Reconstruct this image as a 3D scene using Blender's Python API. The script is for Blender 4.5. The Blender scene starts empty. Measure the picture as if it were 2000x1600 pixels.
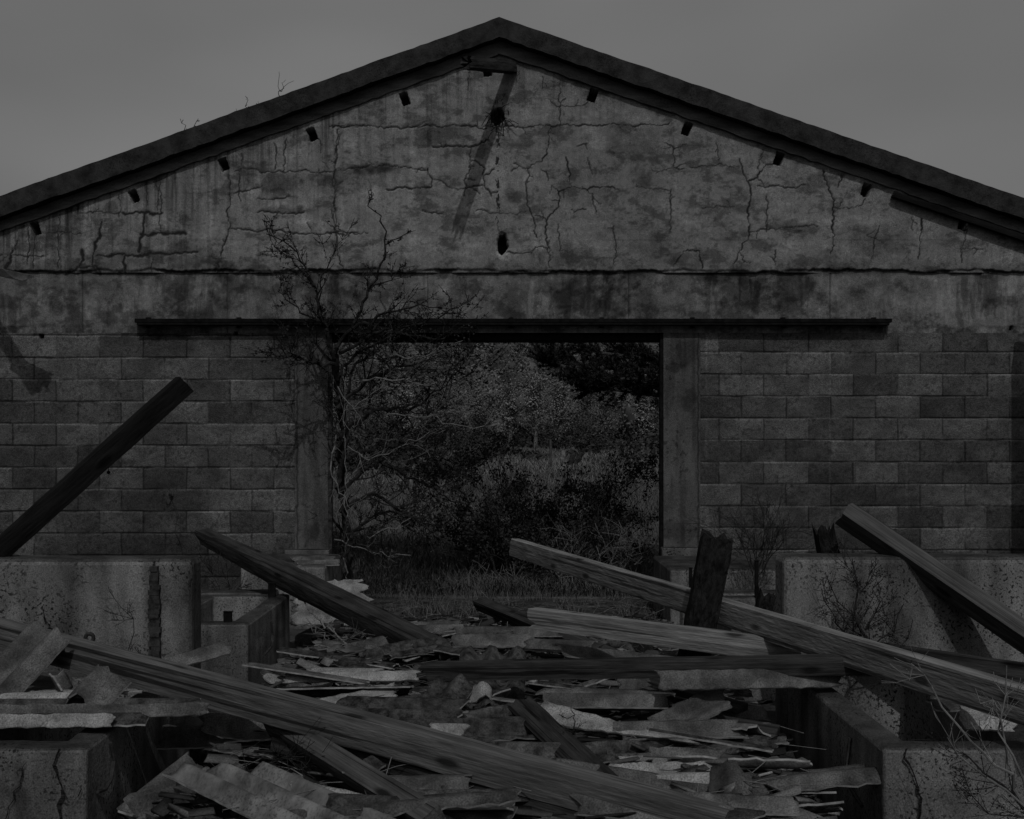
import bpy, math, random
import numpy as np
from mathutils import Vector, Matrix, noise as mn
PI = math.pi
# ------------------------------------------------------------------ camera, sky, sun, exposure
scn = bpy.context.scene
C = scn.collection
F, CX, HY, EYE = 2140.0, 988.0, 860.0, 1.5          # focal length / vanishing point in photo pixels, eye height
WALL = 10.0                                          # distance of the wall's face
SP, SQ = 0.12, 1.20                                  # sun slope: sideways and down per metre of depth
def P(px, py, d):
    return Vector(((px-CX)*d/F, d, EYE-(py-HY)*d/F))
cd = bpy.data.cameras.new('camera'); cam = bpy.data.objects.new('camera', cd); C.objects.link(cam)
cam.location = (0, 0, EYE); cam.rotation_euler = (PI/2, 0, 0)
cd.sensor_width = 36; cd.lens = 36*F/2000; cd.shift_x = (1000-CX)/2000; cd.shift_y = (HY-800)/2000
cd.clip_start = 0.1; cd.clip_end = 3000
scn.camera = cam
w = bpy.data.worlds.new("World"); scn.world = w; w.use_nodes = True
nt = w.node_tree; N = nt.nodes; Lk = nt.links; bg = N['Background']
sky = N.new('ShaderNodeTexSky'); sky.sky_type = 'NISHITA'; sky.sun_disc = False
sky.sun_elevation = math.radians(50); sky.sun_rotation = PI-SP
sky.air_density = 1.0; sky.dust_density = 3.0
bw = N.new('ShaderNodeRGBToBW')                      # the photograph is black and white
tc = N.new('ShaderNodeTexCoord'); mp = N.new('ShaderNodeMapping'); mp.inputs['Scale'].default_value = (1.2, 1.2, 3.0)
cn = N.new('ShaderNodeTexNoise'); cn.inputs['Scale'].default_value = 1.6; cn.inputs['Detail'].default_value = 3; cn.inputs['Roughness'].default_value = .45
cr = N.new('ShaderNodeMapRange'); cr.inputs['From Min'].default_value = .3; cr.inputs['From Max'].default_value = .75
cr.inputs['To Min'].default_value = .80; cr.inputs['To Max'].default_value = 1.22
ml = N.new('ShaderNodeMath'); ml.operation = 'MULTIPLY'
Lk.new(sky.outputs[0], bw.inputs[0]); Lk.new(tc.outputs['Generated'], mp.inputs[0]); Lk.new(mp.outputs[0], cn.inputs['Vector'])
Lk.new(cn.outputs['Fac'], cr.inputs['Value']); Lk.new(bw.outputs[0], ml.inputs[0]); Lk.new(cr.outputs[0], ml.inputs[1])
sx = N.new('ShaderNodeSeparateXYZ'); Lk.new(tc.outputs['Generated'], sx.inputs[0])
vr = N.new('ShaderNodeMapRange'); vr.inputs['From Min'].default_value = .2; vr.inputs['From Max'].default_value = .38; vr.inputs['To Min'].default_value = .72; vr.inputs['To Max'].default_value = 1.15
Lk.new(sx.outputs['Z'], vr.inputs['Value']); m2 = N.new('ShaderNodeMath'); m2.operation = 'MULTIPLY'; Lk.new(ml.outputs[0], m2.inputs[0]); Lk.new(vr.outputs[0], m2.inputs[1])   # thin high veil, denser overhead
Lk.new(m2.outputs[0], bg.inputs['Color']); bg.inputs['Strength'].default_value = 0.15
sd = bpy.data.lights.new('sun', 'SUN'); sd.energy = 4.1; sd.angle = math.radians(0.6); sd.color = (1, 1, 1)
sun = bpy.data.objects.new('sun', sd); C.objects.link(sun)
sun.rotation_euler = Vector((-SP, 1, -SQ)).to_track_quat('-Z', 'Y').to_euler(); sun.location = (1, -8, 12)
scn.view_settings.view_transform = 'Standard'; scn.view_settings.look = 'None'
scn.view_settings.exposure = -1.22; scn.view_settings.gamma = 1
scn.render.engine = 'CYCLES'
# ------------------------------------------------------------------ numpy noise
_rt = np.random.RandomState(7).rand(256, 256).astype(np.float32)
def vnoise(x, y, seed=0):
    x = np.asarray(x, np.float64)+seed*17.31; y = np.asarray(y, np.float64)+seed*9.77
    xi = np.floor(x).astype(int); yi = np.floor(y).astype(int); fx = x-xi; fy = y-yi
    fx = fx*fx*(3-2*fx); fy = fy*fy*(3-2*fy)
    a = _rt[xi & 255, yi & 255]; b = _rt[(xi+1) & 255, yi & 255]; c = _rt[xi & 255, (yi+1) & 255]; d = _rt[(xi+1) & 255, (yi+1) & 255]
    return (a*(1-fx)+b*fx)*(1-fy)+(c*(1-fx)+d*fx)*fy
def fbm(x, y, sx, sy, o=4, seed=0, g=.5):
    r = 0; a = 1; t = 0; f = 1.0
    for k in range(o):
        r = r+a*vnoise(x/sx*f, y/sy*f, seed+k*3); t += a; a *= g; f *= 2.03
    return r/t
def sst(v, a, b):
    t = np.clip((v-a)/(b-a), 0, 1); return t*t*(3-2*t)
# ------------------------------------------------------------------ mesh helpers
def tag(o, label=None, cat=None, group=None, kind=None):
    if label: o['label'] = label
    if cat: o['category'] = cat
    if group: o['group'] = group
    if kind: o['kind'] = kind
    return o
def empty(name, loc=(0, 0, 0)):
    o = bpy.data.objects.new(name, None); C.objects.link(o); o.location = loc; o.empty_display_size = .1; return o
def link(name, me, m, parent=None, smooth=False):
    if m: me.materials.append(m)
    o = bpy.data.objects.new(name, me); C.objects.link(o)
    if parent: o.parent = parent; o.matrix_parent_inverse = Matrix.Translation(parent.location).inverted()
    if smooth and len(me.polygons): me.polygons.foreach_set('use_smooth', np.ones(len(me.polygons), bool))
    return o
def np_mesh(name, V, Fc, attr=None):
    V = np.asarray(V, np.float32); Fc = np.asarray(Fc, np.int32); k = Fc.shape[1]
    me = bpy.data.meshes.new(name); me.vertices.add(len(V)); me.vertices.foreach_set('co', V.ravel())
    me.loops.add(Fc.size); me.loops.foreach_set('vertex_index', Fc.ravel()); me.polygons.add(len(Fc))
    me.polygons.foreach_set('loop_start', np.arange(0, Fc.size, k, dtype=np.int32))
    me.update(calc_edges=True)
    if attr is not None:
        a = me.attributes.new('tone', 'FLOAT', 'POINT'); a.data.foreach_set('value', np.asarray(attr, np.float32).ravel())
    return me
class MB:
    """collects boxes, prisms and tubes for ONE mesh object"""
    def __init__(s): s.v = []; s.f = []
    def add(s, vs, fs):
        n = len(s.v); s.v += [tuple(p) for p in vs]; s.f += [tuple(i+n for i in f) for f in fs]; return s
    def box(s, x0, x1, y0, y1, z0, z1, M=None):
        vs = [Vector((x, y, z)) for z in (z0, z1) for y in (y0, y1) for x in (x0, x1)]
        if M: vs = [M @ p for p in vs]
        return s.add(vs, [(0, 2, 3, 1), (4, 5, 7, 6), (0, 1, 5, 4), (2, 6, 7, 3), (0, 4, 6, 2), (1, 3, 7, 5)])
    def tube(s, pts, rad, n=5, cap=True):
        pts = [Vector(p) for p in pts]; k = len(pts)
        if k < 2: return s
        if not hasattr(rad, '__len__'): rad = [rad]*k
        base = len(s.v); pu = None
        for i, p in enumerate(pts):
            t = (pts[min(i+1, k-1)]-pts[max(i-1, 0)])
            if t.length < 1e-9: t = Vector((0, 0, 1))
            t.normalize()
            if pu is None: pu = t.orthogonal().normalized()
            u = pu-t*pu.dot(t)
            if u.length < 1e-5: u = t.orthogonal()
            u.normalize(); pu = u; v = t.cross(u)
            for j in range(n):
                a = 2*PI*j/n; q = p+(u*math.cos(a)+v*math.sin(a))*rad[i]; s.v.append((q.x, q.y, q.z))
        for i in range(k-1):
            for j in range(n):
                a = base+i*n+j; b = base+i*n+(j+1) % n; s.f.append((a, b, b+n, a+n))
        if cap:
            s.f.append(tuple(base+j for j in range(n))[::-1]); s.f.append(tuple(base+(k-1)*n+j for j in range(n)))
        return s
    def build(s, name, m, parent=None, smooth=False, bevel=0, seg=2, origin=None):
        me = bpy.data.meshes.new(name); v = s.v
        if origin is not None: v = [(a-origin[0], b-origin[1], c-origin[2]) for a, b, c in v]
        me.from_pydata(v, [], s.f); me.update()
        o = link(name, me, m, parent, smooth)
        if origin is not None: o.location = origin
        if bevel:
            b = o.modifiers.new('b', 'BEVEL'); b.width = bevel; b.segments = seg; b.limit_method = 'ANGLE'
        return o
# ------------------------------------------------------------------ materials
def mat(name, c0, c1, scale=8, detail=8, stretch=(1, 1, 1), speck=0, speck_scale=60, attr=False, rough=.9, bump=.3, bump_scale=60, bump_dist=.01, lo=.35, hi=.65, rnd=0, streak=None, pits=(.36, .5), wood=False, top=0):
    m = bpy.data.materials.new(name); m.use_nodes = True; t = m.node_tree; n = t.nodes; l = t.links
    b = n['Principled BSDF']; b.inputs['Roughness'].default_value = rough
    b.inputs['Specular IOR Level'].default_value = .05
    tcd = n.new('ShaderNodeTexCoord'); mpg = n.new('ShaderNodeMapping'); mpg.inputs['Scale'].default_value = stretch
    l.new(tcd.outputs['Object'], mpg.inputs[0])
    nz = n.new('ShaderNodeTexNoise'); nz.inputs['Scale'].default_value = scale; nz.inputs['Detail'].default_value = detail; nz.inputs['Roughness'].default_value = .62
    l.new(mpg.outputs[0], nz.inputs['Vector'])
    mr = n.new('ShaderNodeMapRange'); mr.inputs['From Min'].default_value = lo; mr.inputs['From Max'].default_value = hi
    mr.inputs['To Min'].default_value = c0; mr.inputs['To Max'].default_value = c1
    l.new(nz.outputs['Fac'], mr.inputs['Value']); out = mr.outputs[0]
    def mul(a, bb):
        q = n.new('ShaderNodeMath'); q.operation = 'MULTIPLY'; l.new(a, q.inputs[0])
        if isinstance(bb, float): q.inputs[1].default_value = bb
        else: l.new(bb, q.inputs[1])
        return q.outputs[0]
    if attr:
        at = n.new('ShaderNodeAttribute'); at.attribute_name = 'tone'; out = mul(out, at.outputs['Fac'])
    if speck:
        s2 = n.new('ShaderNodeTexNoise'); s2.inputs['Scale'].default_value = speck_scale; s2.inputs['Detail'].default_value = 3
        l.new(tcd.outputs['Object'], s2.inputs['Vector'])
        m2 = n.new('ShaderNodeMapRange'); m2.inputs['From Min'].default_value = pits[0]; m2.inputs['From Max'].default_value = pits[1]
        m2.inputs['To Min'].default_value = 1; m2.inputs['To Max'].default_value = 0
        l.new(s2.outputs['Fac'], m2.inputs['Value'])
        s5 = n.new('ShaderNodeTexNoise'); s5.inputs['Scale'].default_value = 3.2; s5.inputs['Detail'].default_value = 4; l.new(tcd.outputs['Object'], s5.inputs['Vector'])
        m5 = n.new('ShaderNodeMapRange'); m5.inputs['From Min'].default_value = .42; m5.inputs['From Max'].default_value = .58; m5.inputs['To Min'].default_value = .25; l.new(s5.outputs['Fac'], m5.inputs['Value'])
        pm = mul(mul(m2.outputs[0], m5.outputs[0]), float(-speck)); ad = n.new('ShaderNodeMath'); ad.operation = 'ADD'; l.new(pm, ad.inputs[0]); ad.inputs[1].default_value = 1
        out = mul(out, ad.outputs[0])
    if wood:
        for sc, lo_, hi_, dk in (((.5, 45, 45), .36, .40, .3), ((2.5, 160, 160), .38, .55, .7)):
            m6 = n.new('ShaderNodeMapping'); m6.inputs['Scale'].default_value = sc; l.new(tcd.outputs['Object'], m6.inputs[0])
            s6 = n.new('ShaderNodeTexNoise'); s6.inputs['Scale'].default_value = 1; s6.inputs['Detail'].default_value = 3; s6.inputs['Distortion'].default_value = .6; l.new(m6.outputs[0], s6.inputs['Vector'])
            r6 = n.new('ShaderNodeMapRange'); r6.inputs['From Min'].default_value = lo_; r6.inputs['From Max'].default_value = hi_; r6.inputs['To Min'].default_value = dk; l.new(s6.outputs['Fac'], r6.inputs['Value']); out = mul(out, r6.outputs[0])
        m7 = n.new('ShaderNodeMapping'); m7.inputs['Scale'].default_value = (3.2, 9, 9); l.new(tcd.outputs['Object'], m7.inputs[0])
        vo = n.new('ShaderNodeTexVoronoi'); vo.inputs['Scale'].default_value = 1; l.new(m7.outputs[0], vo.inputs['Vector'])
        r7 = n.new('ShaderNodeMapRange'); r7.inputs['From Min'].default_value = .10; r7.inputs['From Max'].default_value = .2; r7.inputs['To Min'].default_value = .25; l.new(vo.outputs['Distance'], r7.inputs['Value']); out = mul(out, r7.outputs[0])
    if top:                                              # moss and dirt settled on the upward faces
        ge = n.new('ShaderNodeNewGeometry'); sz = n.new('ShaderNodeSeparateXYZ'); l.new(ge.outputs['True Normal'], sz.inputs[0])
        r8 = n.new('ShaderNodeMapRange'); r8.inputs['From Min'].default_value = .35; r8.inputs['From Max'].default_value = .8; r8.inputs['To Min'].default_value = 1; r8.inputs['To Max'].default_value = 1-top
        l.new(sz.outputs['Z'], r8.inputs['Value']); out = mul(out, r8.outputs[0])
    if attr or top or (rnd and speck):
        g9 = n.new('ShaderNodeTexNoise'); g9.inputs['Scale'].default_value = 190; g9.inputs['Detail'].default_value = 4; l.new(tcd.outputs['Object'], g9.inputs['Vector'])
        r9 = n.new('ShaderNodeMapRange'); r9.inputs['From Min'].default_value = .35; r9.inputs['From Max'].default_value = .65; r9.inputs['To Min'].default_value = .68; r9.inputs['To Max'].default_value = 1.3; l.new(g9.outputs['Fac'], r9.inputs['Value']); out = mul(out, r9.outputs[0])
    if streak:
        m3 = n.new('ShaderNodeMapping'); m3.inputs['Scale'].default_value = streak[0]; l.new(tcd.outputs['Object'], m3.inputs[0])
        s3 = n.new('ShaderNodeTexNoise'); s3.inputs['Scale'].default_value = 1; s3.inputs['Detail'].default_value = 5; l.new(m3.outputs[0], s3.inputs['Vector'])
        m4 = n.new('ShaderNodeMapRange'); m4.inputs['From Min'].default_value = .38; m4.inputs['From Max'].default_value = .6
        m4.inputs['To Min'].default_value = 1-streak[1]; m4.inputs['To Max'].default_value = 1
        l.new(s3.outputs['Fac'], m4.inputs['Value']); out = mul(out, m4.outputs[0])
    if rnd:
        oi = n.new('ShaderNodeObjectInfo'); mo = n.new('ShaderNodeMapRange'); mo.inputs['To Min'].default_value = 1-rnd; mo.inputs['To Max'].default_value = 1+rnd
        l.new(oi.outputs['Random'], mo.inputs['Value']); out = mul(out, mo.outputs[0])
    l.new(out, b.inputs['Base Color'])
    if bump:
        bn = n.new('ShaderNodeTexNoise'); bn.inputs['Scale'].default_value = bump_scale; bn.inputs['Detail'].default_value = 6
        l.new(mpg.outputs[0], bn.inputs['Vector'])
        bp = n.new('ShaderNodeBump'); bp.inputs['Strength'].default_value = bump; bp.inputs['Distance'].default_value = bump_dist
        l.new(bn.outputs['Fac'], bp.inputs['Height']); l.new(bp.outputs[0], b.inputs['Normal'])
    return m
M = {}
M['plaster'] = mat('plaster', .86, 1.14, 30, 8, attr=True, speck=.25, speck_scale=120, bump=.4, bump_scale=90)
M['block'] = mat('block', .75, 1.25, 70, 6, attr=True, speck=.35, speck_scale=130, bump=.8, bump_scale=110)
M['coping'] = mat('coping', .008, .026, 7, 10, speck=.5, speck_scale=90, bump=.5)
M['cornice'] = mat('cornice', .035, .09, 5, 9, stretch=(.5, 1, 2), speck=.3, bump=.4)
M['concrete'] = mat('concrete', .037, .14, 2.6, 10, stretch=(1, 1, .55), speck=.85, speck_scale=75, pits=(.38, .44), top=.68, bump=.4, bump_scale=120, lo=.36, hi=.62, streak=((7, 7, .9), .45))
M['steel'] = mat('steel', .002, .006, 20, 4, rough=.95, bump=.2)
M['rust'] = mat('rust', .008, .03, 30, 5, rough=.8, bump=.4)
M['wood_pale'] = mat('wood_pale', .06, .19, 3, 9, stretch=(1.2, 6, 6), bump=.5, bump_scale=14, streak=((1.2, 110, 110), .32), lo=.26, hi=.76, wood=True)
M['wood_worn'] = mat('wood_worn', .032, .10, 3, 9, stretch=(1.2, 6, 6), bump=.5, bump_scale=14, streak=((1.2, 110, 110), .32), lo=.26, hi=.76, wood=True)
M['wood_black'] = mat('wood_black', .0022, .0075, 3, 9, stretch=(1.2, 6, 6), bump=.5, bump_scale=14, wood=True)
M['foliage_pale'] = mat('foliage_pale', .06, .15, .5, 5, bump=0)
M['foliage_dark'] = mat('foliage_dark', .010, .034, .5, 5, bump=0)  # scrub colour darkened to stand for the shade between the trees
M['far_grass'] = mat('far_grass', .04, .105, .35, 6, bump=0)
M['shard'] = mat('shard', .8, 1.2, 20, 4, attr=True, bump=0)
M['sheet_worn'] = mat('sheet_worn', .05, .125, 9, 9, speck=.5, speck_scale=110, bump=.2, streak=((9, 2, 9), .4))
M['dead_grass'] = mat('dead_grass', .025, .07, 5, 5, bump=0)
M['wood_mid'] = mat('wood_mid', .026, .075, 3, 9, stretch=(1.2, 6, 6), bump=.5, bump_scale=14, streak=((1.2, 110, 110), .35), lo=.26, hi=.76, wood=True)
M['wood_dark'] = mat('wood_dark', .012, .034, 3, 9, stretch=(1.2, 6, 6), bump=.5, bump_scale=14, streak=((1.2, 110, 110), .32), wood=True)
M['char'] = mat('char', .003, .014, 14, 8, stretch=(1, 3, 3), bump=1, bump_scale=25, bump_dist=.02)
M['sheet_pale'] = mat('sheet_pale', .08, .18, 9, 9, speck=.5, speck_scale=160, bump=.15, rnd=.15)
M['sheet_grey'] = mat('sheet_grey', .024, .078, 7, 9, speck=.4, speck_scale=150, bump=.2, rnd=.25, streak=((9, 2, 9), .4))
M['sheet_moss'] = mat('sheet_moss', .006, .045, 14, 10, speck=.6, speck_scale=60, bump=1, bump_scale=45, rnd=.3)
M['sheet_edge'] = mat('sheet_edge', .07, .17, 20, 4, bump=0)
M['bark_pale'] = mat('bark_pale', .04, .09, 20, 4, bump=0)
M['bark'] = mat('bark', .015, .05, 20, 6, bump=.5)
M['twig'] = mat('twig', .005, .016, 20, 4, bump=0)
M['twig_pale'] = mat('twig_pale', .05, .105, 20, 4, bump=0)
M['leaf'] = mat('leaf', .006, .028, 3, 5, bump=0, rough=.8)
M['needle'] = mat('needle', .004, .018, 5, 5, bump=0)
M['foliage'] = mat('foliage', .035, .11, .35, 5, bump=0, rnd=.25)
M['hillwood'] = mat('hillwood', .7, 1.3, .03, 5, bump=0, attr=True)
M['grass'] = mat('grass', .025, .07, .7, 5, bump=0)
M['straw'] = mat('straw', .06, .15, 5, 5, bump=0)
M['ground'] = mat('ground', .015, .045, 1.2, 12, speck=.4, speck_scale=30, bump=.8, bump_scale=14, bump_dist=.03)
M['rubble'] = mat('rubble', .006, .035, 9, 10, speck=.5, speck_scale=40, bump=1, bump_scale=30, bump_dist=.03)
M['mead'] = mat('meadow', .03, .07, .3, 12, bump=.8, bump_scale=4, bump_dist=.1)
# ================================================================== THE END WALL
def s2(v, ox, oy, k=2.857): return [(ox+x/k, oy+y/k) for x, y in v]
def wx(px): return (px-CX)*WALL/F
def wz(py): return EYE-(py-HY)*WALL/F
def ztop(x):                                         # underside line of the coping = top of the gable
    px = x*F/WALL+CX
    py = np.where(px < 975, 98+(975-px)*.362, 98+(px-975)*.352)
    return wz(py)
CR = []                                              # cracks: (polyline in photo px, width m, depth m, tone factor)
def cr_(l, o, wd=.006, dp=.006, tn=.35):
    for c in l: CR.append((s2(c, *o), wd, dp, tn))
cr_([[(0,715),(150,705),(300,715),(470,708),(640,712),(800,705),(860,720)],[(950,712),(1090,712),(1190,700),(1230,715),(1270,700),(1450,705),(1560,690),(1700,705),(1880,690)],
 [(1270,700),(1215,715),(1205,800),(1170,900),(1090,945),(1080,1050),(1085,1150),(1115,1210),(1120,1290),(1140,1330)],
 [(1300,880),(1320,960),(1330,1045),(1260,1070),(1260,1150),(1190,1235),(1200,1400)],[(1330,1045),(1420,1065),(1470,1045),(1600,1060)],
 [(560,825),(700,820),(770,825),(870,780)],[(10,950),(150,940),(200,930),(300,925),(400,935),(530,945),(555,1000),(550,1050),(300,1060)]], (650,0), .009, .009, .3)
cr_([[(1270,450),(1265,600),(1270,700)],[(1215,560),(1265,600),(1300,550)],[(1010,915),(1090,945)],[(1160,945),(1190,960),(1200,1010)],[(1130,1205),(1190,1235)],[(1220,1035),(1260,1070)],
 [(1450,1080),(1460,1150),(1465,1190)],[(1690,1045),(1880,1065)],[(1420,880),(1430,940),(1450,975)],[(1360,820),(1420,805)],[(1345,1190),(1415,1170)],
 [(1970,805),(1900,835),(1900,930),(1960,940)],[(1900,930),(1800,970)],[(1850,800),(1900,835)],[(770,825),(770,900),(740,1000),(735,1100)],[(770,900),(850,945),(845,1030),(885,1100)],
 [(555,1000),(700,1065),(850,1035)],[(800,1180),(1080,1180)],[(500,1180),(620,1190)],[(1040,400),(1030,460)],[(755,390),(755,510)],[(1260,1250),(1260,1405)],[(1885,1060),(1885,1300)],
 [(1170,430),(1170,500)],[(1270,590),(1400,590),(1430,560)],[(970,1410),(1110,1415)],[(1110,1415),(1130,1380),(1210,1385),(1210,1500)],[(1570,1260),(1565,1480)],[(0,1300),(200,1300)]], (650,0), .0055, .005, .42)
cr_([[(40,720),(25,860),(10,1000),(5,1200),(20,1400),(60,1510)]], (650,0), .008, .006, .4)
cr_([[(410,890),(430,960),(460,1020),(475,1090),(455,1180),(460,1290),(410,1400),(370,1480)],[(620,910),(560,920),(460,1015)],[(875,950),(905,1060),(935,1150),(940,1320),(920,1420)],
 [(40,1490),(100,1400),(190,1400),(205,1500)],[(1425,1225),(1415,1320),(1405,1450)]], (1300,0), .012, .01, .35)
cr_([[(540,830),(515,950)],[(410,1400),(435,1470)],[(460,1290),(560,1280),(700,1275),(850,1265)],[(410,930),(290,920),(130,930)],[(280,800),(290,900)],[(935,1160),(1080,1150),(1110,1110)],
 [(510,1040),(780,1035)],[(200,1165),(250,1160),(385,1155)],[(1680,1280),(1650,1380),(1650,1470)],[(1370,1215),(1400,1255)],[(1190,1260),(1160,1350),(1150,1450)],[(30,1060),(25,1150)],
 [(980,990),(960,1050)],[(1640,1390),(1770,1390)],[(560,1100),(560,1300)],[(610,1400),(615,1490)],[(1120,1310),(1220,1360)]], (1300,0), .006, .006, .42)
cr_([[(75,1400),(60,1450),(35,1510)],[(460,1400),(470,1450),(430,1500),(360,1530)],[(570,1240),(560,1310),(530,1400),(515,1480),(560,1520)],[(540,1430),(700,1420),(900,1415),(1110,1410)],
 [(700,1430),(700,1520)],[(810,1190),(805,1290),(785,1330),(780,1410)],[(690,1190),(910,1190)],[(790,1310),(1040,1310)],[(430,1500),(520,1490),(560,1530)]], (0,0), .024, .012, .38)
cr_([[(0,1430),(250,1430)],[(270,1300),(460,1308)],[(1280,980),(1285,1080),(1275,1300),(1240,1440),(1200,1520)],[(1310,960),(1450,955),(1700,950),(2000,945)],
 [(1890,720),(1880,870),(1865,1080),(1875,1250),(1885,1420)],[(1840,710),(2000,715)],[(1280,1090),(1450,1050)],[(1440,1190),(1700,1185)],[(1440,1110),(1620,1100)],[(1290,1280),(1450,1295),(2000,1300)],[(440,1188),(690,1190)]], (0,0), .007, .006, .4)
RUN = []                                             # straight dark runs of dirt down the plaster
for c in [[(1350,860),(1340,1020),(1345,1130)],[(330,1215),(330,1500)],[(195,1300),(195,1500)],[(165,1270),(170,1380),(160,1480)],[(100,1290),(95,1400)],[(875,1010),(880,1180)],[(905,1000),(905,1310)],
          [(820,1040),(825,1150)],[(665,1090),(668,1210)],[(850,1430),(850,1520)],[(1530,800),(1540,950)],[(1600,780),(1580,970)],[(1780,780),(1790,860)]]:
    CR.append((s2(c, 0, 0), .007, .001, .4))
POCK = [(71,448,-.3),(263,385,-.35),(438,323,-.35),(610,264,-.35),(791,195,-.3),(952,138,-.1),(1157,188,.3),(1341,253,.35),(1520,312,.3),(1690,373,.3),(1880,438,.3)]
SMALL = [(80,656,8,7),(459,651,7,6),(1977,640,6,7),(60,770,0,0)]
BLOT = [(875,262,42,22,.55),(725,332,60,12,.5),(540,360,45,22,.5),(560,412,60,8,.45),(1245,290,45,35,.35),(1255,350,22,25,.45),(1250,470,90,40,.25),(1540,445,60,14,.45),(700,350,90,25,.3),
        (480,300,55,70,.25),(1450,470,60,25,.2),(1710,470,60,30,.35),(1000,385,15,18,.4),(250,500,80,22,.3),(1110,500,70,25,.4),(1340,505,35,20,.4),(1620,500,30,25,.4),(380,500,60,30,.35),
        # concrete band
        (1140,575,70,45,.6),(1195,590,30,50,.5),(1440,565,70,40,.6),(1550,570,45,50,.6),(720,570,40,40,.45),(345,575,45,45,.45),(440,560,35,40,.5),(410,610,50,30,.4),(800,575,60,35,.3),(660,580,40,45,.4),
        (900,565,40,25,.3),(1260,600,25,40,.35),(1680,585,60,35,.2),(140,600,40,20,.3),(230,560,160,14,.2),(1930,560,60,30,.2),(1000,600,30,40,.3),
        # below
        (320,650,90,12,.4),(600,790,30,60,.2),(1340,690,30,25,.35),(1350,780,20,25,.45),(1318,720,18,12,.5),(640,1060,20,40,.3),(1320,1040,40,20,.4),(615,1040,10,25,.5),(614,660,30,25,.3)]
def displace(poly, rg, amp):
    pts = [np.array(p, float) for p in poly]
    for _ in range(5):
        q = [pts[0]]
        for a, b in zip(pts[:-1], pts[1:]):
            d = b-a; L = np.hypot(*d); nrm = np.array([-d[1], d[0]])/(L+1e-6)
            q += [(a+b)/2+nrm*np.clip(rg.normal(0, amp), -.25, .25)*min(L, 10+.1*L), b]
        pts = q
    return pts
def block_field(X, Z, left):
    """course and joint pattern of the hollow-block masonry, measured from the photograph"""
    px = X*F/WALL+CX; py = HY-(Z-EYE)*F/WALL
    if left: y0, x0, pw = 699.5, 107.8, 85.2
    else: y0, x0, pw = 689.0, 1405.0, 87.5
    row = np.floor((py-y0)/42.95); fy = (py-y0)-row*42.95
    off = np.where(row.astype(int) % 2 == 0, x0-pw/2 if left else x0+pw/2, x0)
    col = np.floor((px-off)/pw); fx = (px-off)-col*pw
    wob = 1.6*(fbm(X, Z, .25, .25, 2, 5)-.5)*2
    dm = np.minimum(np.minimum(fy+wob, 42.95-fy-wob), np.minimum(fx+wob, pw-fx-wob))
    hr = _rt[(row.astype(int)*7+3) & 255, (col.astype(int)*13+5) & 255]
    horiz = np.minimum(fy, 42.95-fy)
    return dm, hr, horiz, fx/pw, fy/42.95
CRX = list(CR); _r = np.random.RandomState(12)
for poly, wd, dp, tn in CR:                          # short side cracks
    if wd > .0115 or tn == .4 and dp < .002: continue
    for k in range(int(len(poly)*.6)):
        i = _r.randint(0, len(poly)-1); a = np.array(poly[i]); b = np.array(poly[i+1]); q = a+(b-a)*_r.rand(); th = _r.uniform(0, 2*PI); Ln = _r.uniform(5, 22)
        CRX.append(([tuple(q), tuple(q+Ln*np.array([math.cos(th), math.sin(th)]))], .0042, .004, .6))
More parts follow.
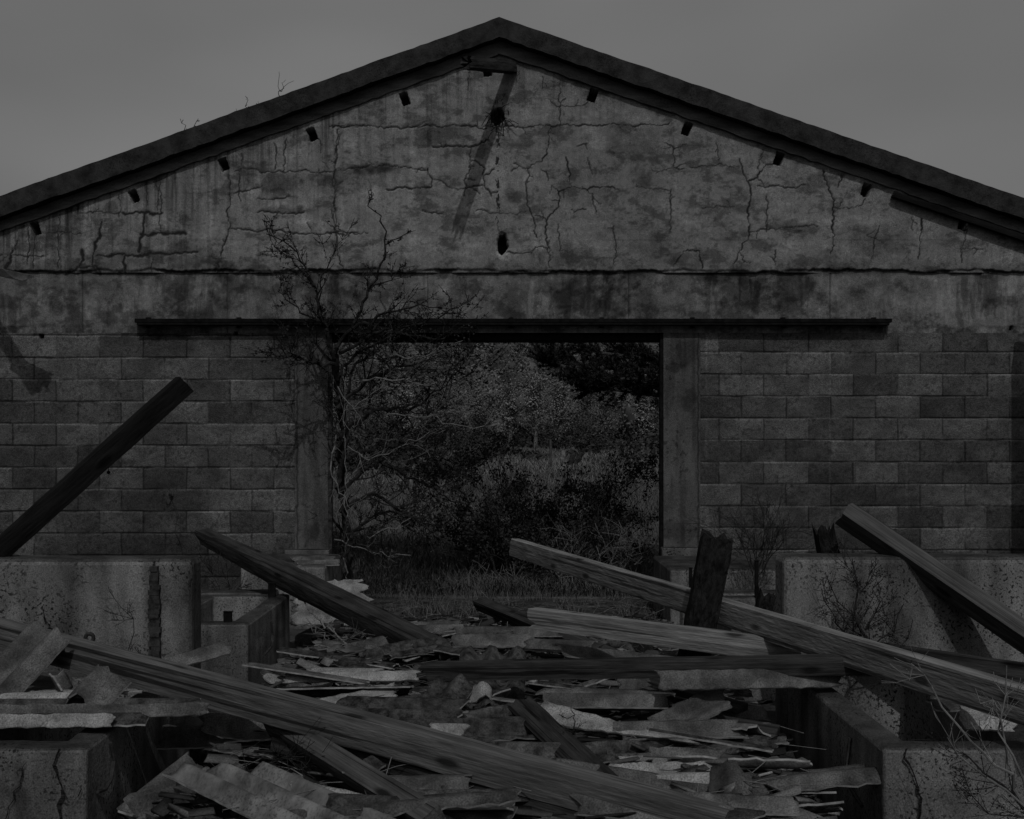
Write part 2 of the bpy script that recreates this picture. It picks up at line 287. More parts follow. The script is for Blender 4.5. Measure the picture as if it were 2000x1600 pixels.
def wall_part(name, x0, x1, z0, z1, kind, parent, mname, yoff=0, step=.0075, clip=False, left=True):
    nx = int((x1-x0)/step)+1; nz = int((z1-z0)/step)+1
    xs = np.linspace(x0, x1, nx); zs = np.linspace(z0, z1, nz); X, Z = np.meshgrid(xs, zs, indexing='ij')
    px = X*F/WALL+CX; py = HY-(Z-EYE)*F/WALL
    H = np.zeros_like(X)
    big = fbm(X, Z, .9, .6, 4, 1); med = fbm(X, Z, .16, .16, 5, 2, .6); fine = fbm(X, Z, .03, .03, 3, 3)
    if kind == 'gable':
        T = .36+.16*(big-.5)+.16*(med-.5)
        ed = np.clip((ztop(X)-Z), 0, 9)
        st = fbm(X, Z, .035, .9, 4, 11, .7); st2 = fbm(X, Z, .11, 1.3, 3, 12, .6)
        lw = np.clip(1.15-(px/1500), .25, 1)
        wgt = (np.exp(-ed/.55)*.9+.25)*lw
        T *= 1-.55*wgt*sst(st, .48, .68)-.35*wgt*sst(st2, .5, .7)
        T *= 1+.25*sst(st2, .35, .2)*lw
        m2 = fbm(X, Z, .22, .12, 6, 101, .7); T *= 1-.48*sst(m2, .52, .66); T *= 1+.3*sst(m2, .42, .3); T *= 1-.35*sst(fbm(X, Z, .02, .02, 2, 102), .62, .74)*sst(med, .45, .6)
        T *= 1-.6*sst(ed+.12*(med-.5), .10, .0)                     # darker right under the cornice
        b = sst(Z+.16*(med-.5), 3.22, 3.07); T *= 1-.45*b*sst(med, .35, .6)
        joint = np.minimum(np.abs(((Z-.1) % .43)-.215), 9)           # ghost of the block courses through the plaster
        T *= 1-.22*sst(joint, .014, .0)*sst(fbm(X, Z, .5, .2, 3, 21), .45, .6)
        H += .02*(big-.5)+.008*(med-.5)+.018
        lip = 3.045+.075*(fbm(X, Z*0, .25, 1, 6, 9, .65)-.5)
        H -= (.008+.03*sst(fbm(X, Z*0, .3, 1, 4, 19), .38, .62))*sst(Z, lip+.012, lip-.008); T *= 1-.6*sst(np.abs(Z-lip-.004), .02, .004)*sst(fbm(X, Z, .08, .08, 3, 20), .3, .5)
    elif kind == 'band':
        T = .27+.20*(big-.5)+.20*(med-.5)
        st = fbm(X+.03*med, Z, .10, .55, 5, 14, .7); bm = sst(big, .4, .6); T *= 1-.45*sst(st, .5, .66)*(.3+.7*bm); T *= 1+.4*sst(st, .38, .25); m2 = fbm(X, Z, .2, .14, 6, 103, .7); T *= 1+.35*sst(m2, .44, .3); T *= 1-.52*sst(m2, .5, .66)
        T *= 1-.5*sst(Z+.1*(med-.5), 2.98, 3.06)
        for jx in (160, 443, 835, 1228, 1622): T *= 1-.5*sst(np.abs(px-jx), 2.2, .4); H -= .004*sst(np.abs(px-jx), 3, .4)
        H += .006*(med-.5)
        rg_ = sst(Z+.10*(fbm(X, Z, .2, .1, 4, 30)-.5), 2.56, 2.50)*sst(np.abs(px-975), 320, 420)
        H -= .02*rg_*med; T *= 1-.35*rg_*sst(fine, .4, .65)
    elif kind == 'block':
        dm, hr, hz, u, v = block_field(X, Z, left)
        T = .175*(.64+.76*hr**1.2)*(1+.7*(big-.5))*(1+.8*(med-.5))
        T *= 1+.42*(fbm(u*3+hr*50, v*2+hr*31, 1, 1, 3, 40)-.5)*2; pit = fbm(X, Z, .02, .02, 2, 41); T *= 1-.28*sst(pit, .60, .72)
        jn = fbm(X, Z, .3, .1, 3, 33); wv = 1.2*(fbm(X, Z, .2, .2, 2, 5)-.5)*2; vv = v*42.95+wv; pwx = 85.2 if left else 87.5; uu = u*pwx+wv
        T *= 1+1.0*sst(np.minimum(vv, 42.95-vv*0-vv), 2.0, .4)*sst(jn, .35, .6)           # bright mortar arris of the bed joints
        T *= 1-.72*sst(np.abs(vv-40.6), 1.9, .5)*sst(fbm(X, Z, .4, .1, 3, 44), .3, .5)       # its recess shadow, painted as a dark line over it
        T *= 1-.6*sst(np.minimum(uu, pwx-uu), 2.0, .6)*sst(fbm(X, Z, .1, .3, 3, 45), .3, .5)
        H -= .006*sst(dm, 2.8, 1.0)*sst(jn, .7, .35); H += .004*(fine-.5)+.006*(hr-.5)
        for sx, wd in ((535,2.2),(1622,2.5),(1772,4),(1380,3)):
            T *= 1+.35*sst(np.abs(px-sx), wd, .5)*sst(fbm(X, Z, .1, .4, 3, 50), .4, .55)
        if not left:
            dk = (np.abs(px-1449) < 42)*(np.abs(py-667) < 19); T = np.where(dk, T*.6, T)
            lt = (np.abs(px-1715) < 41)*(np.abs(py-923) < 19); T = np.where(lt, T*1.6, T)
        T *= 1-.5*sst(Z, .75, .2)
        T *= 1-.4*sst(fbm(X, Z, .022, .022, 2, 55), .6, .72)*sst(med, .35, .6)
    else:                                                           # pilaster render coat
        T = .19+.10*(big-.5)+.12*(med-.5); H += .006*(med-.5)+.01
        st = fbm(X, Z, .05, .5, 4, 60); T *= 1-.3*sst(st, .5, .7)
        T *= 1-.55*sst(fine, .62, .78)*sst(med, .4, .6)
        edge = -1.905 if left else 1.755
        T *= 1-.6*sst(np.abs(X-edge-.02*(fbm(Z, Z*0, .06, 1, 3, 70)-.5)), .012, .002)
    for bx, by, rx, ry, s in BLOT:
        d2 = ((px-bx)/rx)**2+((py-by)/ry)**2
        msk = d2 < 4
        if msk.any():
            n_ = fbm(X[msk], Z[msk], .09, .09, 5, 80, .65); T[msk] *= 1-s*sst(1.15-d2[msk]**.5*.75+1.6*(n_-.5), .2, .8)
    rg = np.random.RandomState(5)
    for poly, wd, dp, tn in CRX:
        pts = displace(poly, rg, .15)
        for a, b in zip(pts[:-1], pts[1:]):
            L = np.hypot(*(b-a)); n = max(1, int(L/.9))
            for k in range(n):
                q = a+(b-a)*k/n; cx_, cz_ = wx(q[0]), wz(q[1])
                ww = (.0095 if wd > .02 else (.0050 if wd > .005 else .0042))+wd*.62*max(0, vnoise(cx_*18, cz_*18, 90)*1.7-.35)
                i0 = int((cx_-x0-2*ww)/step)-1; i1 = int((cx_-x0+2*ww)/step)+3; j0 = int((cz_-z0-2*ww)/step)-1; j1 = int((cz_-z0+2*ww)/step)+3
                if i1 < 1 or j1 < 1 or i0 >= nx-1 or j0 >= nz-1: continue
                i0 = max(i0, 0); j0 = max(j0, 0)
                dx = X[i0:i1, j0:j1]-cx_; dz = Z[i0:i1, j0:j1]-cz_; r = np.sqrt(dx*dx+dz*dz)
                g = sst(r, ww*1.15, ww*.35)
                H[i0:i1, j0:j1] = np.minimum(H[i0:i1, j0:j1], .018-dp*.45*g+0*r+np.where(g > 0, 0, 9))
                T[i0:i1, j0:j1] = np.where(g > 0, np.minimum(T[i0:i1, j0:j1], .34*(1-(1-tn*.3)*g)), T[i0:i1, j0:j1])
    if kind == 'gable':
        for cx0, cy0, a in POCK:
            dx = (px-cx0); dy = (py-cy0); c, s = math.cos(a), math.sin(a)
            u = dx*c+dy*s; v = -dx*s+dy*c
            n_ = 2.5*(fbm(X, Z, .03, .03, 3, 91)-.5)
            inside = (np.abs(u)+n_ < 8) & (v+n_ < 12) & (v > -13)
            H = np.where(inside, -.13, H); T = np.where(inside, .04, T)
        r = np.hypot((px-981)/10, (py-478)/19)+.5*(fbm(X, Z, .05, .05, 3, 92)-.5)
        T = np.where((r > 1) & (r < 1.5), T*1.25, T); H -= .02*sst(r, 1.45, 1.1)
        H = np.where(r < 1, -.14, H); T = np.where(r < 1, .03, T)
        r = np.hypot((px-972)/14, (py-228)/20)+.9*(fbm(X, Z, .05, .05, 4, 93)-.5)
        H = np.where(r < 1, -.10, H); T = np.where(r < 1, .04, T)
        drip = (np.abs(px-972-4*(fbm(Z, X*0, .1, 1, 3, 94)-.5)*2) < 3.5)*(py > 240)*(py < 460)*(fbm(X, Z, .02, .035, 3, 95) > .56)
        T = np.where(drip, .05, T)
    for cx0, cy0, rx, ry in SMALL:
        if rx:
            ins = (np.abs(px-cx0) < rx*.6) & (np.abs(py-cy0) < ry*.6); H = np.where(ins, -.08, H); T = np.where(ins, .03, T)
    T = np.clip(T*(.27 if kind == 'block' else (.25 if kind == 'pil' else .31)), .005, .5)
    V = np.stack([X, WALL+yoff-H, Z], -1).reshape(-1, 3)
    idx = np.arange(nx*nz).reshape(nx, nz)
    Q = np.stack([idx[:-1, :-1], idx[1:, :-1], idx[1:, 1:], idx[:-1, 1:]], -1).reshape(-1, 4)
    if clip:
        zc = Z[:-1, :-1].ravel(); xc = X[:-1, :-1].ravel(); Q = Q[zc < ztop(xc)+.03]
    me = np_mesh(name, V, Q, T); o = link(name, me, M[mname], parent)
    return o
wallE = empty('barn_wall', (0, WALL, 0))
tag(wallE, 'ruined gabled concrete block barn end wall with cracked plaster and open doorway', 'wall')
DL, DR, DT = wx(640), wx(1296), wz(650)              # doorway
XE = 5.6
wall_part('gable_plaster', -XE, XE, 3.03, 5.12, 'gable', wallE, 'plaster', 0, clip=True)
wall_part('concrete_band', -XE, XE, DT, 3.06, 'band', wallE, 'plaster', .012)
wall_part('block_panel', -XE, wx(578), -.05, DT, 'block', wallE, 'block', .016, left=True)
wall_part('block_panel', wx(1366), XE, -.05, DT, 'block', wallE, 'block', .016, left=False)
wall_part('door_jamb', wx(576), DL, -.05, DT, 'pil', wallE, 'plaster', .012, left=True)
wall_part('door_jamb', DR, wx(1368), -.05, DT, 'pil', wallE, 'plaster', .012, left=False)
def slope_band(t0, t1, y0, y1, name, m, jag=0, seed=1, bev=.006):
    """two raking bands meeting at the apex; t0/t1: heights (photo px, measured downward from the roof line)"""
    mb = MB(); n = 90; rr = random.Random(seed)
    for sgn, k in ((-1, .3645), (1, .350)):
        ax = 975; prev = None
        for i in range(n+1):
            L = 1240*i/n; px = ax+sgn*L; jt = rr.uniform(-1, 1)*jag if i else 0; jb = rr.uniform(-1, 1)*jag if i else 0
            fa = L/1000.; wb = 1.6*(mn.noise(Vector((L*.004, sgn*3., seed)))+.5*mn.noise(Vector((L*.015, sgn*3., seed))))
            a = wz(33+k*L+t0(fa)+jt*.5+wb*(i > 0)); b = wz(33+k*L+t1(fa)+jb+wb*1.3)
            ring = [(wx(px), y0, a), (wx(px), y0, b), (wx(px), y1, b), (wx(px), y1, a)]
            if prev:
                q = prev+ring; f = [(0, 4, 5, 1), (1, 5, 6, 2), (2, 6, 7, 3), (3, 7, 4, 0)]
                if sgn < 0: f = [t[::-1] for t in f]
                if i == n: f.append((4, 7, 6, 5) if sgn > 0 else (5, 6, 7, 4))
                mb.add(q, f)
            prev = ring
    return mb.build(name, m, wallE)
# the coping is nearer than the wall face, so shift measured heights to its own distance
YC = WALL-.10
def near(px_off): return px_off*YC/WALL
slope_band(lambda f: 11.6-5*f, lambda f: 50-3*f, WALL-.14, WALL+.32, 'coping', M['coping'], 1.3, 1)
slope_band(lambda f: 49-3*f, lambda f: 74.6-8.5*f, WALL-.035, WALL+.26, 'cornice', M['cornice'], 1.6, 2)
# masonry core behind the skins
mb = MB()
def core(x0, x1, z0, z1, y0=WALL+.15, y1=WALL+.28): mb.box(x0, x1, y0, y1, z0, z1)
core(-XE, DL+.001, -.1, 3.0); core(DR-.001, XE, -.1, 3.0); core(DL+.002, DR-.002, DT+.002, 3.0)
xl = [i*.4 for i in range(-14, 15)]
for a in range(-14, 14):
    x0, x1 = a*.4, a*.4+.4; zt = min(float(ztop(x0)), float(ztop(x1)))-.02; xm = 5
    mb.add([(x0, WALL+.15, 3.0), (x1, WALL+.15, 3.0), (x1, WALL+.28, 3.0), (x0, WALL+.28, 3.0),
            (x0, WALL+.15, float(ztop(x0))), (x1, WALL+.15, float(ztop(x1))), (x1, WALL+.28, float(ztop(x1))), (x0, WALL+.28, float(ztop(x0)))],
           [(0, 1, 5, 4), (2, 3, 7, 6), (4, 5, 6, 7)])
mb.build('masonry_core', M['cornice'], wallE)
# reveals of the doorway, steel head, frame angles
mb = MB(); mb.box(DL-.3, DL+.0, WALL+.014, WALL+.30, -.1, DT-.003); mb.box(DR, DR+.3, WALL+.014, WALL+.27, -.1, DT-.003); mb.build('door_reveal', M['cornice'], wallE)
mb = MB(); mb.box(DL-.05, DR+.05, WALL+.02, WALL+.29, DT-.002, DT+.1); mb.box(DL, DR, WALL+.06, WALL+.30, wz(664), DT-.002); mb.build('door_head', M['steel'], wallE, bevel=.004)
mb = MB(); mb.box(DL+.0, DL+.035, WALL+.02, WALL+.06, -.02, DT-.01); mb.build('frame_angle', M['rust'], wallE)
mb = MB(); mb.box(DR-.03, DR-.0, WALL+.01, WALL+.08, -.02, DT-.01); mb.build('frame_angle', M['steel'], wallE)
# sliding door track : tubular rail with a lower lip, on brackets
rail = MB()
zr = wz(630)
rail.box(wx(268), wx(1737), WALL-.075, WALL-.02, zr-.008, zr+.028); rail.box(wx(273), wx(1731), WALL-.09, WALL-.01, zr-.034, zr-.012)
rail.box(wx(273), wx(1731), WALL-.05, WALL-.03, zr-.014, zr-.006)
rl = rail.build('door_track', M['steel'], wallE, bevel=.004)
for i in range(9):
    x = wx(290+i*177); b = MB().box(x-.02, x+.02, WALL-.018, WALL+.01, zr-.05, zr+.045); b.build('bracket', M['steel'], None).parent = rl
# plinth ledges at the foot of the jambs
MB().box(wx(560), wx(646), WALL-.10, WALL+.0, -.05, wz(1072)).build('plinth', M['concrete'], wallE, bevel=.01)
MB().box(wx(1290), wx(1384), WALL-.10, WALL+.0, -.05, wz(1068)).build('plinth', M['concrete'], wallE, bevel=.01)
# ================================================================== GROUND AND HILLS
LX_, RX_ = -1.445, 1.30
def mound(x, y):
    """height of the rubble heap in the alley"""
    n = mn.noise(Vector((x*1.3, y*1.1, 3)))*.07+mn.noise(Vector((x*4, y*4, 8)))*.025
    a = max(0, min(1, (9.0-y)/3.0)); e = max(0, min(1, (y-2.0)/1.0))
    m = max(0, min(1, (x-LX_)/.42))*max(0, min(1, (RX_-x)/.35)); m = m*m*(3-2*m) if y < 7.8 else 1   # the heap thins out against the mangers
    return (.22*a+.02+n*a)*e*(.08+.92*m)
def gheight(x, y):
    if y < 10.3: return 0
    t = min(1, (y-10.3)/50.); z = .8*t**1.3+.1*mn.noise(Vector((x*.25, y*.2, 0)))*min(1, (y-10.3)/4)
    if x < -.2: z += .35*min(1, (-.2-x)/2.5)*math.exp(-((y-13.5)/2.2)**2)
    return z
def hill(x, y):
    z = gheight(x, min(y, 60))
    if y > 75:
        z += 34*(1-math.exp(-((y-75)/150.)**1.4))*(1+.25*math.sin(x*.02+1.2)+.18*math.sin(x*.045+y*.01))
        d = (x+ (y-150)*-.25+6)                                   # a spur coming down to the left
        z += 9*math.exp(-(d/30.)**2)*max(0, min(1, (y-90)/60))
    return z
me = np_mesh('ground', [(-1500, -40, -.004), (1500, -40, -.004), (1500, 10.4, -.004), (-1500, 10.4, -.004)], [(0, 1, 2, 3)])
tag(link('ground', me, M['ground']), kind='structure')
def hfield(name, xs, ys, fn, m, smooth=True):
    V = [(x, y, fn(x, y)) for x in xs for y in ys]; ny = len(ys)
    Q = [(i*ny+j, (i+1)*ny+j, (i+1)*ny+j+1, i*ny+j+1) for i in range(len(xs)-1) for j in range(ny-1)]
    me = np_mesh(name, V, Q); return link(name, me, m, None, smooth)
tag(hfield('meadow', [(-1+2*i/120)*(abs(-1+2*i/120))**1.2*160 for i in range(121)], [10.35+(i/110)**2*80 for i in range(111)], gheight, M['mead']), kind='structure')
tag(hfield('hill', [-420+i*8 for i in range(106)], [72+i*7 for i in range(80)], hill, M['mead']), kind='structure')
# rubble bed in the alley
def bed(x, y): return mound(x, y)
tag(hfield('rubble_bed', [-1.5+i*.04 for i in range(72)], [1.5+i*.05 for i in range(172)], bed, M['rubble']), kind='structure')
MB().box(-1.6, 1.5, 9.2, 10.3, -.05, .012).build('threshold_slab', M['concrete'], None, bevel=.01)['kind'] = 'structure'
# ---------- leaf clouds
def quads(cent, size, rg, name, m, parent=None, up=.0, aspect=1.0, nrm=None, k=1.4):
    """one mesh of many small randomly turned leaf faces"""
    n = len(cent); cent = np.asarray(cent, np.float32); size = np.asarray(size, np.float32)
    if size.ndim == 0: size = np.full(n, size)
    nn = rg.normal(size=(n, 3)); nn[:, 2] += up
    if nrm is not None: nn = nn*.45+np.asarray(nrm)*k
    nn /= np.linalg.norm(nn, axis=1)[:, None]
    a = rg.normal(size=(n, 3)); a -= nn*(a*nn).sum(1)[:, None]; a /= np.linalg.norm(a, axis=1)[:, None]; b = np.cross(nn, a)
    s = size[:, None]
    V = np.stack([cent-a*s, cent-b*s*aspect*.6+a*s*.1, cent+a*s, cent+b*s*aspect*.6+a*s*.1], 1).reshape(-1, 3)
    Q = np.arange(n*4).reshape(n, 4)
    return link(name, np_mesh(name, V, Q), m, parent)
# far wood on the hill (nobody could count it)
rg = np.random.RandomState(3)
th_ = np.linspace(.12, 2.1, 8); ph_ = np.linspace(0, 2*PI, 12, endpoint=False)
SV = np.array([(math.sin(a)*math.cos(b), math.sin(a)*math.sin(b), math.cos(a)) for a in th_ for b in ph_])
SF = np.array([(i*12+j, (i+1)*12+j, (i+1)*12+(j+1) % 12, i*12+(j+1) % 12) for i in range(7) for j in range(12)])
def wood(name, spots, leafn, label, m='hillwood', core=.70):
    """rounded crowns: a lumpy inner mass each, wrapped in many small leaf faces"""
    VV = []; FF = []; nv = 0; TT = []
    for k, (x, y, z, h, r) in enumerate(spots):
        lob = lambda u: 1+.22*np.sin(u[:, 0]*4+k)*np.cos(u[:, 1]*4+k*2)+.12*np.sin(u[:, 2]*7+k*3)
        v = SV*lob(SV)[:, None]*core; v = v*np.array([r, r, h*.5])+np.array([x, y, z+h*.52]); VV.append(v); FF.append(SF+nv); nv += len(v)
        n = leafn(y); u = rg.normal(size=(n, 3)); u[:, 1] = -np.abs(u[:, 1])*.9+.25; u /= np.linalg.norm(u, axis=1)[:, None]; u = u[u[:, 2] > -.6]; n = len(u)
        c = u*lob(u)[:, None]*rg.uniform(.78, 1.12, n)[:, None]*np.array([r, r, h*.5])+np.array([x, y, z+h*.52])
        nn = rg.normal(size=(n, 3))*.45+u*1.3+np.array([0, 0, .3]); nn /= np.linalg.norm(nn, axis=1)[:, None]
        a = rg.normal(size=(n, 3)); a -= nn*(a*nn).sum(1)[:, None]; a /= np.linalg.norm(a, axis=1)[:, None]; b = np.cross(nn, a)
        s = (rg.uniform(.5, 1.3, n)*(.0014*y))[:, None]; t0 = rg.uniform(.028, .085); TT.append(np.full(len(v), t0*.7)); TT.append(np.repeat(t0*rg.uniform(.75, 1.25, n), 4))
        q = np.stack([c-a*s, c-b*s*.7, c+a*s, c+b*s*.7], 1).reshape(-1, 3); VV.append(q); FF.append(np.arange(n*4).reshape(n, 4)+nv); nv += 4*n
    return tag(link(name, np_mesh(name, np.concatenate(VV), np.concatenate(FF), np.concatenate(TT)), M[m]), label, 'woods', kind='stuff')
sp = []
for k in range(6500):
    y = 82+rg.rand()**1.1*210; x = rg.uniform(-.30, .30)*y*1.05; h = rg.uniform(1.8, 4.6)*(.7+y/400); sp.append((x, y, hill(x, y)-.3, h, h*rg.uniform(.34, .5)))
wood('hillside_wood', sp, lambda y: 300 if y < 170 else 170, 'woods of rounded leafy crowns covering the hillside seen through the doorway')
# ---------- branching plants
def grow(mb, buds, p, d, L, r, lev, rg, wob=.25, up=.1, nch=3, ratio=.6, sides=4, step=.06, budgap=.05, leaf=None, minr=.0012):
    n = max(3, int(L/step)); pts = [Vector(p)]; d = Vector(d).normalized(); rad = [r]
    for i in range(n):
        d = (d+Vector((rg.gauss(0, wob), rg.gauss(0, wob), rg.gauss(0, wob)+up))*.35).normalized()
        pts.append(pts[-1]+d*(L/n)); rad.append(max(minr, r*(1-.75*(i+1)/n)))
    mb.tube(pts, rad, sides if lev > 0 else 3, cap=False)
    if lev <= 1: buds += [pts[int(k)] for k in np.arange(1, n, max(1, budgap/step))]
    if lev > 0:
        for c in range(nch):
            t = rg.uniform(.2, .98); i = int(t*n); i = min(i, n-1)
            dd = (pts[i+1]-pts[i]).normalized(); ax = Vector((rg.gauss(0, 1), rg.gauss(0, 1), rg.gauss(0, 1))); ax = (ax-dd*ax.dot(dd)).normalized()
            a = rg.uniform(.45, 1.05); nd = dd*math.cos(a)+ax*math.sin(a)
            grow(mb, buds, pts[i], nd, L*ratio*rg.uniform(.6, 1.15), max(minr, rad[i]*.6), lev-1, rg, wob, up, nch, ratio, sides, step, budgap, minr=minr)
def limb(mb, buds, pts, r0, r1, rg, side=4, sl=.3, lev=1, up=.1, nch=3, jit=.012, wob=.25, budgap=.05, minr=.0012, sides=6):
    """a measured limb with side shoots"""
    q = []
    for a, b in zip(pts[:-1], pts[1:]):
        n = max(2, int((b-a).length/.06))
        for k in range(n): q.append(a.lerp(b, k/n)+Vector((rg.gauss(0, jit), rg.gauss(0, jit), rg.gauss(0, jit))))
    q.append(pts[-1]); K = len(q)
    mb.tube(q, [r0+(r1-r0)*i/(K-1) for i in range(K)], sides, cap=False)
    buds += q[int(K*.3)::2]
    for c in range(side):
        i = rg.randint(int(K*.15), K-2); dd = (q[i+1]-q[i]).normalized()
        ax = Vector((rg.gauss(0, 1), rg.gauss(0, .6), rg.gauss(0, 1))); ax = (ax-dd*ax.dot(dd)).normalized(); a = rg.uniform(.4, 1)
        grow(mb, buds, q[i], dd*math.cos(a)+ax*math.sin(a), sl*rg.uniform(.5, 1.3), max(minr, (r0+(r1-r0)*i/K)*.55), lev, rg, wob, up, nch, budgap=budgap, minr=minr)
def bud_mesh(buds, rg, size, name, m, parent, spread=.008):
    c = np.array([(b.x, b.y, b.z) for b in buds]); c = np.repeat(c, 3, 0)+rg.normal(0, spread, (len(c)*3, 3))
    return quads(c, rg.uniform(.5, 1.2, len(c))*size, rg, name, m, parent)
def plant(name, label, cat, base, limbs, mtwig='twig', bud=.007, budm='leaf', seed=1, group=None, budpart='buds', spread=.008, **kw):
    rr = random.Random(seed); mb = MB(); buds = []
    e = empty(name, base); tag(e, label, cat, group)
    for L in limbs:
        k2 = dict(kw); pts = L[0]; k2.update(L[3] if len(L) > 3 else {})
        limb(mb, buds, pts, L[1], L[2], rr, **k2)
    mb.build('branches', M[mtwig], e)
    if bud: bud_mesh(buds, np.random.RandomState(seed), bud, budpart, M[budm], e, spread)
    return e
# trees between meadow and hill
def far_tree(x, y, h, seed, label, slim=False, mm='foliage'):
    rr = random.Random(seed); rg = np.random.RandomState(seed); z = gheight(x, min(y, 88)) if y < 76 else hill(x, y)
    e = empty('broadleaf_tree', (x, y, z)); tag(e, label, 'tree', 'trees at the meadow edge beyond the doorway')
    mb = MB(); mb.tube([(x, y, z-.2), (x+.1, y, z+h*.4), (x, y, z+h*.8)], [.13, .09, .03], 6)
    buds = []
    for k in range(26 if slim else 20):
        zz = z+h*rr.uniform(.12, .7); a = rr.uniform(0, 2*PI); o = .35 if slim else .9
        grow(mb, buds, (x, y, zz), (math.cos(a)*o, math.sin(a)*o, 1), h*rr.uniform(.2, .4), .035, 1, rr, wob=.2, up=.25, nch=4, step=.3, budgap=.3, sides=3, minr=.012)
    mb.build('trunk', M['bark_pale'], e)
    c = np.array([(b.x, b.y, b.z) for b in buds]); rep = 14; c = np.repeat(c, rep, 0)+rg.normal(0, .15 if slim else .25, (len(c)*rep, 3))
    u = c-np.array([x, y, z+h*.45]); u /= np.linalg.norm(u, axis=1)[:, None]
    quads(c, rg.uniform(.025, .08, len(c)), rg, 'crown', M[mm], e, up=.5, nrm=u, k=.8)
FT = [(-9.6,62,4.2,0,'dull leafy tree beyond the doorway, at the far left of the meadow edge'),(-7.7,66,4.6,0,'bushy tree behind the bare shrub twigs, second from the left'),(-5.9,64,3.8,1,'thin sparse tree behind the bare twigs left of the doorway centre'),
      (-3.6,67,4.4,0,'bushy tree just left of the doorway centre behind the meadow'),(-1.7,70,4.2,0,'low dark tree left of the pale feathery pair'),(0.2,66,4.3,1,'tall feathery tree above the open meadow at doorway centre'),
      (1.7,64,4.9,1,'tallest feathery upright tree above the wooden pole'),(3.1,64,4.2,1,'feathery tree right of the tallest one with thin upright limbs'),(4.6,66,4.4,0,'dark rounded tree below the pine boughs'),
      (6.4,70,4.0,0,'dark rounded tree right of centre under the pine boughs'),(7.2,58,3.4,1,'slim pale stemmed tree near the right door jamb'),(9.3,63,4.0,0,'leafy tree close behind the right door jamb'),
      (-12.5,66,4.5,0,'leafy tree hidden mostly behind the left door jamb'),(12,66,4.5,0,'leafy tree hidden mostly behind the right door jamb')]
for i, (x, y, h, s, lb) in enumerate(FT): far_tree(x, y, h, 100+i, lb, bool(s), 'foliage_pale' if s else 'foliage')
# understorey shrubs along the meadow edge
cen = []; nr = []
for k in range(170):
    x = rg.uniform(-17, 17); y = rg.uniform(57, 80); r = rg.uniform(.6, 1.3)*(1+(y-57)/23); u = rg.normal(size=(420, 3)); u /= np.linalg.norm(u, axis=1)[:, None]; u *= rg.uniform(.5, 1, 420)[:, None]
    if k < 60: x = rg.choice([rg.uniform(-14, -1.2), rg.uniform(-14, -1.2), rg.uniform(4.2, 12)]); y = rg.uniform(30, 57); r *= rg.uniform(.35, .8)
    elif k < 90: y = rg.uniform(48, 58); r *= rg.uniform(.2, .55)
    cen.append(np.stack([x+u[:, 0]*r, y+u[:, 1]*r, gheight(x, y)+.2*r+np.abs(u[:, 2])*r*.9], 1)); nr.append(u)
c = np.concatenate(cen); tag(quads(c, rg.uniform(.04, .12, len(c)), rg, 'undergrowth', M['foliage_dark'], up=.4, nrm=np.concatenate(nr)), 'low scrub massed along the far edge of the meadow', 'undergrowth', kind='stuff')
# grass
def blades(n, fpos, hmin, hmax, wd, name, m, label, seed):
    rg = np.random.RandomState(seed); p = fpos(rg, n); n = len(p)
    h = rg.uniform(hmin, hmax, n)*(.5+.9*fbm(p[:, 0], p[:, 1], .8, .8, 3, seed)); a = rg.uniform(0, 2*PI, n); ln = rg.uniform(.2, 1.7, n)*h
    wv = wd*rg.uniform(.6, 1.3, n)*(1+p[:, 1]/40.); dx, dy = np.cos(a), np.sin(a)
    b = p; w3 = np.stack([-dy*wv, dx*wv, 0*wv], 1)
    mid = b+np.stack([dx*ln*.35, dy*ln*.35, h*.6], 1); top = b+np.stack([dx*ln, dy*ln, h], 1)
    V = np.stack([b-w3, b+w3, mid+w3*.7, mid-w3*.7, top], 1).reshape(-1, 3); i0 = np.arange(n)[:, None]*5
    T = np.concatenate([i0+[0, 1, 2], i0+[0, 2, 3], i0+[3, 2, 4]], 0)
    return tag(link(name, np_mesh(name, V, T), m), label, 'grass', kind='stuff')
def gp(x0, x1, y0, y1, pw=1.6):
    def f(rg, n):
        y = y0+(y1-y0)*rg.rand(n)**pw; x = rg.uniform(-1, 1, n)*(x1-x0)/2*(y/y1)**.8+(x0+x1)/2
        return np.stack([x, y, np.array([gheight(a, b) for a, b in zip(x, y)])], 1)
    return f
blades(90000, gp(-10, 10, 10.5, 45), .05, .20, .0035, 'meadow_grass', M['grass'], 'rough dark grass growing outside beyond the doorway', 11)
blades(40000, gp(-14, 14, 30, 63, 1), .08, .28, .007, 'far_grass', M['far_grass'], 'fine rough grass on the far half of the meadow', 14)
blades(5000, gp(-10, 10, 10.6, 45), .10, .36, .0026, 'dry_grass', M['dead_grass'], 'pale dead grass stalks standing in the meadow beyond the doorway', 12)
def gp2(rg, n):
    x = rg.uniform(-1.5, 1.4, n); y = 9.0+rg.rand(n)*1.6; k = fbm(x, y, .25, .25, 3, 9) > .52
    return np.stack([x, y, np.full(n, .0)], 1)[k]
blades(7000, gp2, .03, .16, .002, 'threshold_grass', M['dead_grass'], 'short dead grass matted across the doorway threshold', 13)
